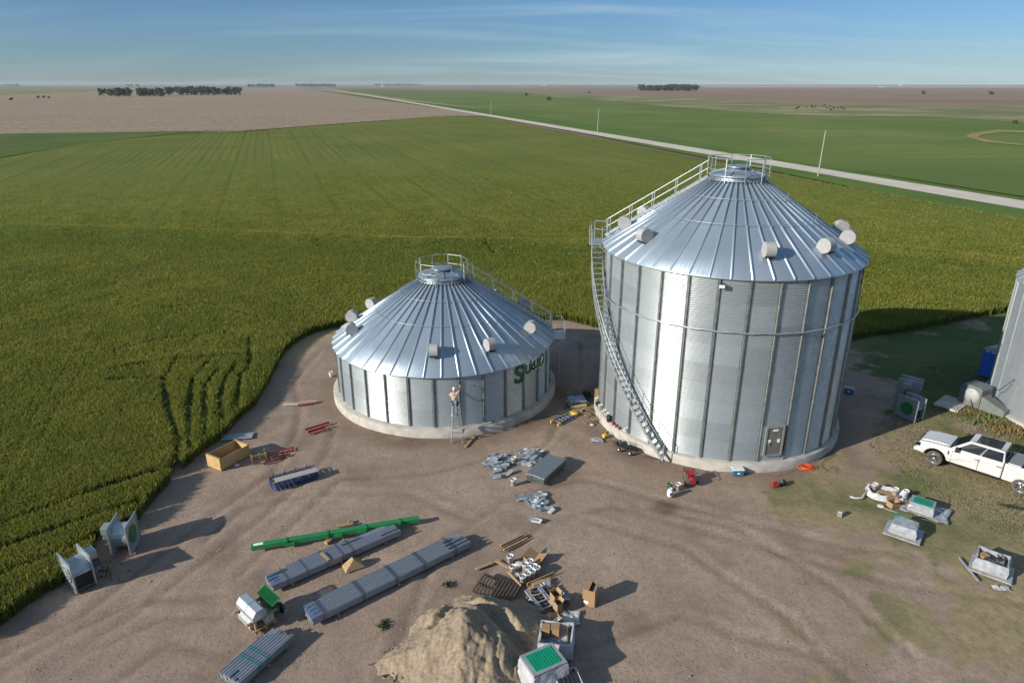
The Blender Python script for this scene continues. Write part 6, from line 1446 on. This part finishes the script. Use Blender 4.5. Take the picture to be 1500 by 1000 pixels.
# ------------------------------------------------------------------ sand
def sand():
    m = bpy.data.materials.new('sand'); n, l, b = nodes_of(m); g = n.new('ShaderNodeNewGeometry').outputs['Position']
    c = mkramp(n, l, ntex(n, l, g, 1.1, 6, .6), [(.3, (.36,.283,.198)), (.7, (.255,.197,.138))]); c = mixc(n, l, mkramp(n, l, ntex(n, l, g, 9, 6, .7), [(.4, (.7,)*3), (.6, (0,)*3)]), c, (.17,.128,.088)); l.new(c, b.inputs['Base Color'])
    b.inputs['Roughness'].default_value = .95; bp = n.new('ShaderNodeBump'); bp.inputs['Strength'].default_value = .8; bp.inputs['Distance'].default_value = .05; l.new(ntex(n, l, g, 12, 6, .75), bp.inputs['Height']); l.new(bp.outputs[0], b.inputs['Normal'])
    xs = np.arange(-6.2, 1.6, .05); ys = np.arange(16.2, 24.3, .05); X, Y = np.meshgrid(xs, ys); x, y = X.ravel(), Y.ravel()
    c1 = G(660, 930); cx, cy = -1.8, 20.15
    dx_, dy_ = (x-cx), (y-cy); th = np.arctan2(dy_, dx_); d = np.hypot(dx_/2.7, dy_/2.9)*(1+.10*np.sin(3*th+1)+.06*np.sin(5*th))+.30*(fbm(x, y, 1.3, 4, 61)-.5)
    h = 1.8*np.clip(1-d, 0, 1)**1.0
    # second lobe to the right/back and a trench between
    d2 = np.hypot((x-(-.35))/2.1, (y-21.0)/2.0)+.2*(fbm(x, y, 1.0, 3, 66)-.5); h = np.maximum(h, 1.05*np.clip(1-d2, 0, 1)**.8)
    tr = polydist(np.c_[x, y], gp([(640,905),(662,873),(690,880),(735,905),(765,930)], .9), False); h -= .26*np.exp(-(tr/.24)**2)*np.clip(h*1.5, 0, 1); h += .10*np.exp(-((tr-.42)/.17)**2)*np.clip(h*1.5, 0, 1)
    rid = np.abs(fbm(x*1.0, y*.45, .55, 4, 71)-.5)*2; side = np.clip((x-(-2.3))/1.0, 0, 1)*np.clip((21.2-y)/1.2, 0, 1); h += (rid-.35)*.34*side*np.clip(h*1.6, 0, 1)
    h += .34*(fbm(x, y, .8, 5, 81)-.5)*np.clip(h*3, 0, 1)+.07*(np.abs(fbm(x, y, .28, 3, 83)-.5)*2-.4)*np.clip(h*3, 0, 1)+rng.normal(0, .006, len(x))
    z = h-.06+.02*(fbm(x, y, .3, 2, 90)-.5); z = np.where(h < .015, -.14, z)
    nx = len(xs); idx = np.arange(len(x)).reshape(len(ys), nx); F = np.c_[idx[:-1, :-1].ravel(), idx[:-1, 1:].ravel(), idx[1:, 1:].ravel(), idx[1:, :-1].ravel()]
    keep = (z[F] > -.13).any(1); F = F[keep]; used_ = np.unique(F); mp_ = -np.ones(len(x), int); mp_[used_] = np.arange(len(used_))
    o = fast_mesh('sand_pile', np.c_[x, y, z][used_], mp_[F], m, smooth=True); tag(o, 'heap of tan sand with gullies at the bottom middle of the photo', 'sand pile')
sand()
# ------------------------------------------------------------------ vegetation
def tree_mesh(seed, H, W, base=0.03, leaf=.55, n=900, sq=1.0):
    rr_ = random.Random(seed); blobs = []
    for k in range(16):
        a = rr_.uniform(0, 2*math.pi); q = rr_.random()**.6*W*.36; z = H*(base+.10+rr_.random()*(.80-base-.10)); blobs.append((Vector((q*math.cos(a), q*math.sin(a), z)), W*rr_.uniform(.13, .24)*(1.15-.5*z/H)))
    V = []; F = []
    for k in range(n):
        c, r_ = rr_.choice(blobs); d = Vector((rr_.gauss(0, 1), rr_.gauss(0, 1), rr_.gauss(0, 1))).normalized()*r_*rr_.uniform(.6, 1.08); d.z *= .8; p = c+d
        if p.z < H*base: p.z = H*base+rr_.random()*H*.1
        q = Euler((rr_.uniform(0, 6), rr_.uniform(0, 6), rr_.uniform(0, 6))).to_matrix(); s = leaf*rr_.uniform(.6, 1.3); b = len(V)
        for u, v in ((-1,-.6),(.2,-1),(1,.3),(.1,1),(-.8,.6)): V.append(tuple(p+q @ Vector((u*s*.6, v*s*.6, .12*s*rr_.uniform(-1, 1)))))
        F.append((b, b+1, b+2, b+3, b+4))
    return V, F, blobs
tree_protos = []
def make_tree(seed, H, W, m, base=.03, leaf=.55, n=900, name='deciduous_tree'):
    root = bpy.data.objects.new(name, None); C.objects.link(root); V, F, blobs = tree_mesh(seed, H, W, base, leaf, n)
    mb = MB(); mb.add(V, F); mb.build('crown', m, root, fix=False)
    mb = MB(); mb.tube((0,0,-.5),(0,0,H*.45),H*.028,7,H*.016)
    for c, r_ in blobs[:6]: mb.tube((0,0,H*.28),tuple(c),H*.012,5,H*.004,caps=False)
    mb.build('trunk', M['bark'], root); return root
def grove(px0, px1, py, n, Hm, label, group, depth=3.0, wm=.8, protos_=None, jit=1.0, name='deciduous_tree', cat='tree'):
    rr_ = random.Random(int(px0*7+n))
    for i in range(n):
        px = px0+(px1-px0)*(i+.5+rr_.uniform(-.4, .4))/n; p = G(px, py+rr_.uniform(-.3, .3)*jit); p += Vector((0, rr_.uniform(0, depth)*p.y/300, 0)); k = rr_.randrange(len(protos_)); src, H0 = protos_[k]
        if not src.get('used'): o = src; src['used'] = 1
        else:
            o = copy_tree(src)
            if 'used' in o: del o['used']
        s = Hm*rr_.uniform(.75, 1.1)/H0; o.location = (p.x, p.y, -.1); o.scale = (s*wm*rr_.uniform(.9, 1.25), s*wm*rr_.uniform(.9, 1.25), s); o.rotation_euler = (0, 0, rr_.uniform(0, 6)); tag(o, label, cat, group)
PR = [(make_tree(s, 14, 12, M['leaf1'] if s % 2 else M['leaf2'], n=750, leaf=.8), 14) for s in (1, 2, 3, 4)]
PS = [(make_tree(s, 5, 6, M['leaf2'] if s % 2 else M['leaf1'], base=.02, n=260, leaf=.7, name='bush'), 5) for s in (11, 12)]
grove(146,232,141.5,26,17,'dark tree in the dense left part of the near left grove','trees in the left part of the near left grove',8,1.0,PR)
grove(234,345,139.5,30,19,'dark tree in the taller right part of the near left grove','trees in the right part of the near left grove',8,1.0,PR)
grove(937,1022,133.6,34,24,'dark tree in the grove standing in the brown field right of centre','trees in the grove right of centre',8,1.2,PR,.5)
grove(434,490,127.3,26,32,'dark tree in the far row where the gravel road meets the horizon','trees in the row at the end of the road',4,1.5,PR,.3)
grove(547,614,125.6,22,40,'distant tree in the long row right of the road end','trees in the far row right of the road end',2,2.2,PR,.2)
grove(362,402,127.9,14,30,'distant tree in the small row left of the road end','trees in the far row left of the road end',3,1.4,PR,.3)
grove(0,24,126.6,8,30,'distant tree in the row at the far left horizon','trees at the far left horizon',3,1.6,PR,.2)
grove(180,205,127.0,6,26,'distant tree on the horizon behind the near left grove','trees on the horizon behind the left grove',3,1.6,PR,.2)
grove(680,905,125.2,34,22,'faint tree on the horizon above the middle of the road','faint trees on the middle horizon',2,2.4,PR,.15)
grove(1080,1490,125.0,30,14,'faint low tree on the right horizon','faint trees on the right horizon',2,2.6,PR,.1)
for q, H_, lb in (((771,140.2),6,'small tree by the pasture left of the two lone bushes'), ((804,147.2),5,'round bush alone in the green field above the road'), ((863,136.8),5,'bush at the edge of the brown field left of the grove'), ((17,147),4.5,'lone bush near the left photo edge'), ((56,144),4,'low bush left end of the hedge in the far field'), ((64,143.6),3.6,'low bush in the middle of the hedge in the far field'), ((72,144),3.2,'low bush at the right end of the hedge'), ((1352,138.3),8,'brownish bush alone in the brown field at right'), ((1451,138.8),9,'dark round tree alone in the field near the right edge'), ((1487,181),2.5,'small shrub in the pasture at the right photo edge')):
    p = G(*q); src, H0 = PS[int(q[0]) % 2]
    if not src.get('used'): o = src; src['used'] = 1
    else:
        o = copy_tree(src)
        if 'used' in o: del o['used']
    o.location = (p.x, p.y, -.1); s = H_/H0; o.scale = (s*1.2, s*1.2, s); o.rotation_euler = (0, 0, q[0]); tag(o, lb, 'bush' if H_ < 9 else 'tree')
for s_, _ in PR+PS:
    if 'used' in s_: del s_['used']
# power poles
for q, lb in (((1198,258),'tall wooden pole beside the gravel road nearest the camera'), ((875,195),'wooden pole by the road, second from the camera'), ((719,168.5),'wooden pole by the road, third from the camera'), ((591,150.5),'faint wooden pole by the road, farthest of the row')):
    p = G(*q); root = empty('utility_pole', p, 0, lb, 'utility pole', 'wooden poles along the gravel road')
    mb = MB(); mb.tube((0,0,-.3),(.25,.1,10.2),.17,10,.11); mb.build('shaft', M['pole'], root)
    mb = MB(); mb.box((.2,.12,9.5),(.10,.10,.5)); mb.build('insulator_bracket', M['steel_dull'], root)
# cattle
def cow_mesh():
    mb = MB(); st = [(-.85,.95,.10,.16),(-.78,1.05,.26,.30),(-.45,1.02,.32,.37),(0,.98,.36,.42),(.42,1.03,.33,.40),(.70,1.14,.24,.30),(.95,1.26,.13,.18),(1.12,1.28,.12,.15),(1.38,1.16,.07,.08)]; n = 10; V = []
    for x, z, ry, rz_ in st:
        for i in range(n): t = 2*math.pi*i/n; V.append((x, ry*math.cos(t), z+rz_*math.sin(t)))
    mb.add(V, [(j*n+i, j*n+(i+1) % n, (j+1)*n+(i+1) % n, (j+1)*n+i) for j in range(len(st)-1) for i in range(n)]+[tuple(range(n)), tuple(range((len(st)-1)*n, len(st)*n))], smooth=True)
    for x, s, kx in ((.55,-1,.04),(.55,1,.04),(-.62,-1,-.10),(-.62,1,-.10)):
        mb.tube((x, s*.20, .85), (x+kx, s*.20, .45), .11, 7, .055); mb.tube((x+kx, s*.20, .47), (x+.01, s*.20, .0), .05, 7, .045)
    mb.tube((-.85,0,1.15),(-.95,0,.55),.03,5,.02)
    for s in (-1, 1): mb.tube((1.10,s*.1,1.38),(1.08,s*.25,1.36),.04,5,.02)
    return mb.build('cow', M['hide'])
cow = cow_mesh(); first = True
Z8 = lambda X, Y: (1160+X/4.412, 100+Y/4.412)
for k, (X_, Y_) in enumerate(((25,270),(38,262),(48,256),(92,259),(126,250),(133,260),(152,255),(196,252),(212,248),(246,252),(224,264),(240,268),(252,276),(268,266),(297,267),(318,258),(320,265),(338,270))):
    o = cow if first else cow.copy(); 
    if not first: C.objects.link(o)
    first = False; p = G(*Z8(X_, Y_)); o.location = (p.x, p.y, .02); o.rotation_euler = (0, 0, (k*2.39) % 6.28); o.scale = (1.15, 1.15, 1.15); tag(o, 'black cow grazing in the herd on the far pasture', 'cow', 'black cattle on the far pasture')
# far farm buildings
def farm(px, w, h, label, n=2):
    p = G(*px); root = empty('farm_building', p, 0, label, 'farm building')
    mb = MB(); mb.box((0,0,h*.35),(w,w*.5,h*.7)); mb.build('wall', M['white'], root)
    mb = MB(); mb.prism([(-w*.28,h*.7),(w*.28,h*.7),(0,h)], -w*.52, w*.52, 'X'); mb.build('roof', M['vent'], root)
    mb = MB(); mb.tube((w*.75,0,0),(w*.75,0,h*.9),w*.16,10); mb.lathe([(w*.17,h*.9),(.01,h*1.1)],10,c=(w*.75,0,0)); mb.build('silo', M['white'], root)
farm((1319,125.7),45,28,'white farm building faint on the right horizon'); farm((1453,125.4),30,20,'small white building on the horizon near the right edge'); farm((797,125.9),40,14,'pale farm building among the trees on the middle horizon'); farm((560,127.2),26,9,'small pale barn before the far tree row'); farm((1290,127.9),22,7,'low white shed in the pale stubble on the right')
# weeds
def weeds(px, n, spread, h, m, label, sx=1.0, cat='weeds'):
    rr_ = random.Random(int(px[0])); c = G(*px); V = []; F = []
    for k in range(n):
        x = rr_.gauss(0, spread*sx); y = rr_.gauss(0, spread); hh = h*rr_.uniform(.5, 1.2); a = rr_.uniform(0, 6.28); w = .025+.03*rr_.random(); lx, ly = rr_.gauss(0, hh*.4), rr_.gauss(0, hh*.4); b = len(V); dx_, dy_ = w*math.cos(a), w*math.sin(a)
        V += [(x-dx_, y-dy_, -.04), (x+dx_, y+dy_, -.04), (x+dx_*1.6+lx*.6, y+dy_*1.6+ly*.6, hh*.7), (x+lx, y+ly, hh)]; F += [(b, b+1, b+2, b+3)]
    mb = MB(); mb.X = Matrix.Translation(c); mb.add(V, F); return tag(mb.build('weeds', m, fix=False), label, cat, kind='stuff')
weeds((655,856), 50, .10, .10, M['weed'], 'green weed tuft behind the top of the sand pile'); weeds((562,915), 60, .16, .08, M['weed'], 'weeds at left foot of sand', .7)
weeds((150,840), 60, .4, .10, M['weed'], 'weeds between fans'); weeds((1440,598), 900, .55, .16, M['weed'], 'weeds by bin', 1.6); weeds((1430,600), 500, .40, .15, M['weedr'], 'rusty weeds', 2.2); weeds((1478,626), 500, .45, .14, M['weedr'], 'rusty weeds', 1.5); weeds((1470,618), 700, .5, .15, M['weed'], 'weeds', 1.6)
weeds((590,975), 150, .35, .12, M['weed'], 'weeds'); weeds((735,985), 160, .35, .14, M['weed'], 'weeds')
# short grass tufts on the right hand lawn and stubbly clods on the yard
def lawn_tufts():
    n = 90000; x = rng.uniform(12, 42, n); y = rng.uniform(17, 48, n); P = np.c_[x, y]
    lawn = gp([(1300,600),(1270,650),(1330,700),(1380,730),(1420,760),(1500,800),(1900,860),(1900,430),(1480,455),(1400,470)])
    k = inpoly(P, lawn) & (np.hypot(x-13.05, y-40.34) > 8.2) & (np.hypot(x-38, y-39.5) > 6.9); P = P[k]; n = len(P)
    ang = rng.uniform(0, 6.28, n); w = .02; h = rng.uniform(-.03, .012, n); dx_, dy_ = np.cos(ang)*w, np.sin(ang)*w; l1 = rng.normal(0, .03, (n, 2)); z0 = np.full(n, -.07)
    V = np.stack([np.c_[P[:,0]-dx_, P[:,1]-dy_, z0], np.c_[P[:,0]+dx_, P[:,1]+dy_, z0], np.c_[P[:,0]+dx_+l1[:,0], P[:,1]+dy_+l1[:,1], h], np.c_[P[:,0]-dx_+l1[:,0], P[:,1]-dy_+l1[:,1], h]], 1).reshape(-1, 3)
    F = np.arange(n*4).reshape(-1, 4); mi = (rng.random(n) < .45).astype(int)
    tag(fast_mesh('lawn_grass', V, F, [mat('lawn_green', (.070,.095,.028), .85, 0, (.15,.135,.06), .35), mat('lawn_dry', (.17,.15,.075), .9)], mi=mi), kind='stuff')
lawn_tufts()
def clods():
    n = 7000; x = rng.uniform(-24, 26, n); y = rng.uniform(16, 44, n); P = np.c_[x, y]; k = ~inpoly(P, wheat_poly) & (np.hypot(x-13.05, y-40.34) > 8) & (np.hypot(x+4.69, y-44.38) > 8) & (fbm(x, y, 2, 3, 300) > .45); P = P[k]; n = len(P)
    s = rng.uniform(.01, .034, n)+.02*(rng.random(n) < .03); base = np.array([(1,0,0),(0,1,0),(-1,0,0),(0,-1,0),(0,0,.8)]); V = (base[None]*s[:, None, None]*rng.uniform(.7, 1.3, (n, 5, 3))); V[:, :, 0] += P[:, :1]; V[:, :, 1] += P[:, 1:]; V[:, :, 2] += -.045+.02*rng.random(n)[:, None]
    b = np.arange(n)[:, None]*5; F = np.concatenate([b+np.array([[0,1,4]]), b+np.array([[1,2,4]]), b+np.array([[2,3,4]]), b+np.array([[3,0,4]])])
    tag(fast_mesh('soil_clods', V.reshape(-1, 3), F, [mat('clod_soil', (.34,.265,.21), .95, 0, (.25,.19,.15), 6)]), kind='stuff')
clods()
# ------------------------------------------------------------------ haze
def haze():
    mb = MB(); mb.add([(-9500,-60,-1.5),(9500,-60,-1.5),(9500,9500,-1.5),(-9500,9500,-1.5),(-9500,-60,42),(9500,-60,42),(9500,9500,42),(-9500,9500,42)], [(0,3,2,1),(4,5,6,7),(0,1,5,4),(1,2,6,5),(2,3,7,6),(3,0,4,7)])
    m = bpy.data.materials.new('haze'); m.use_nodes = True; n = m.node_tree.nodes; l = m.node_tree.links; n.clear(); v = n.new('ShaderNodeVolumePrincipled'); v.inputs['Color'].default_value = (.75,.83,.95,1); v.inputs['Density'].default_value = .000045; v.inputs['Anisotropy'].default_value = .0
    o_ = n.new('ShaderNodeOutputMaterial'); l.new(v.outputs[0], o_.inputs['Volume']); tag(mb.build('haze', m), kind='stuff')
haze()
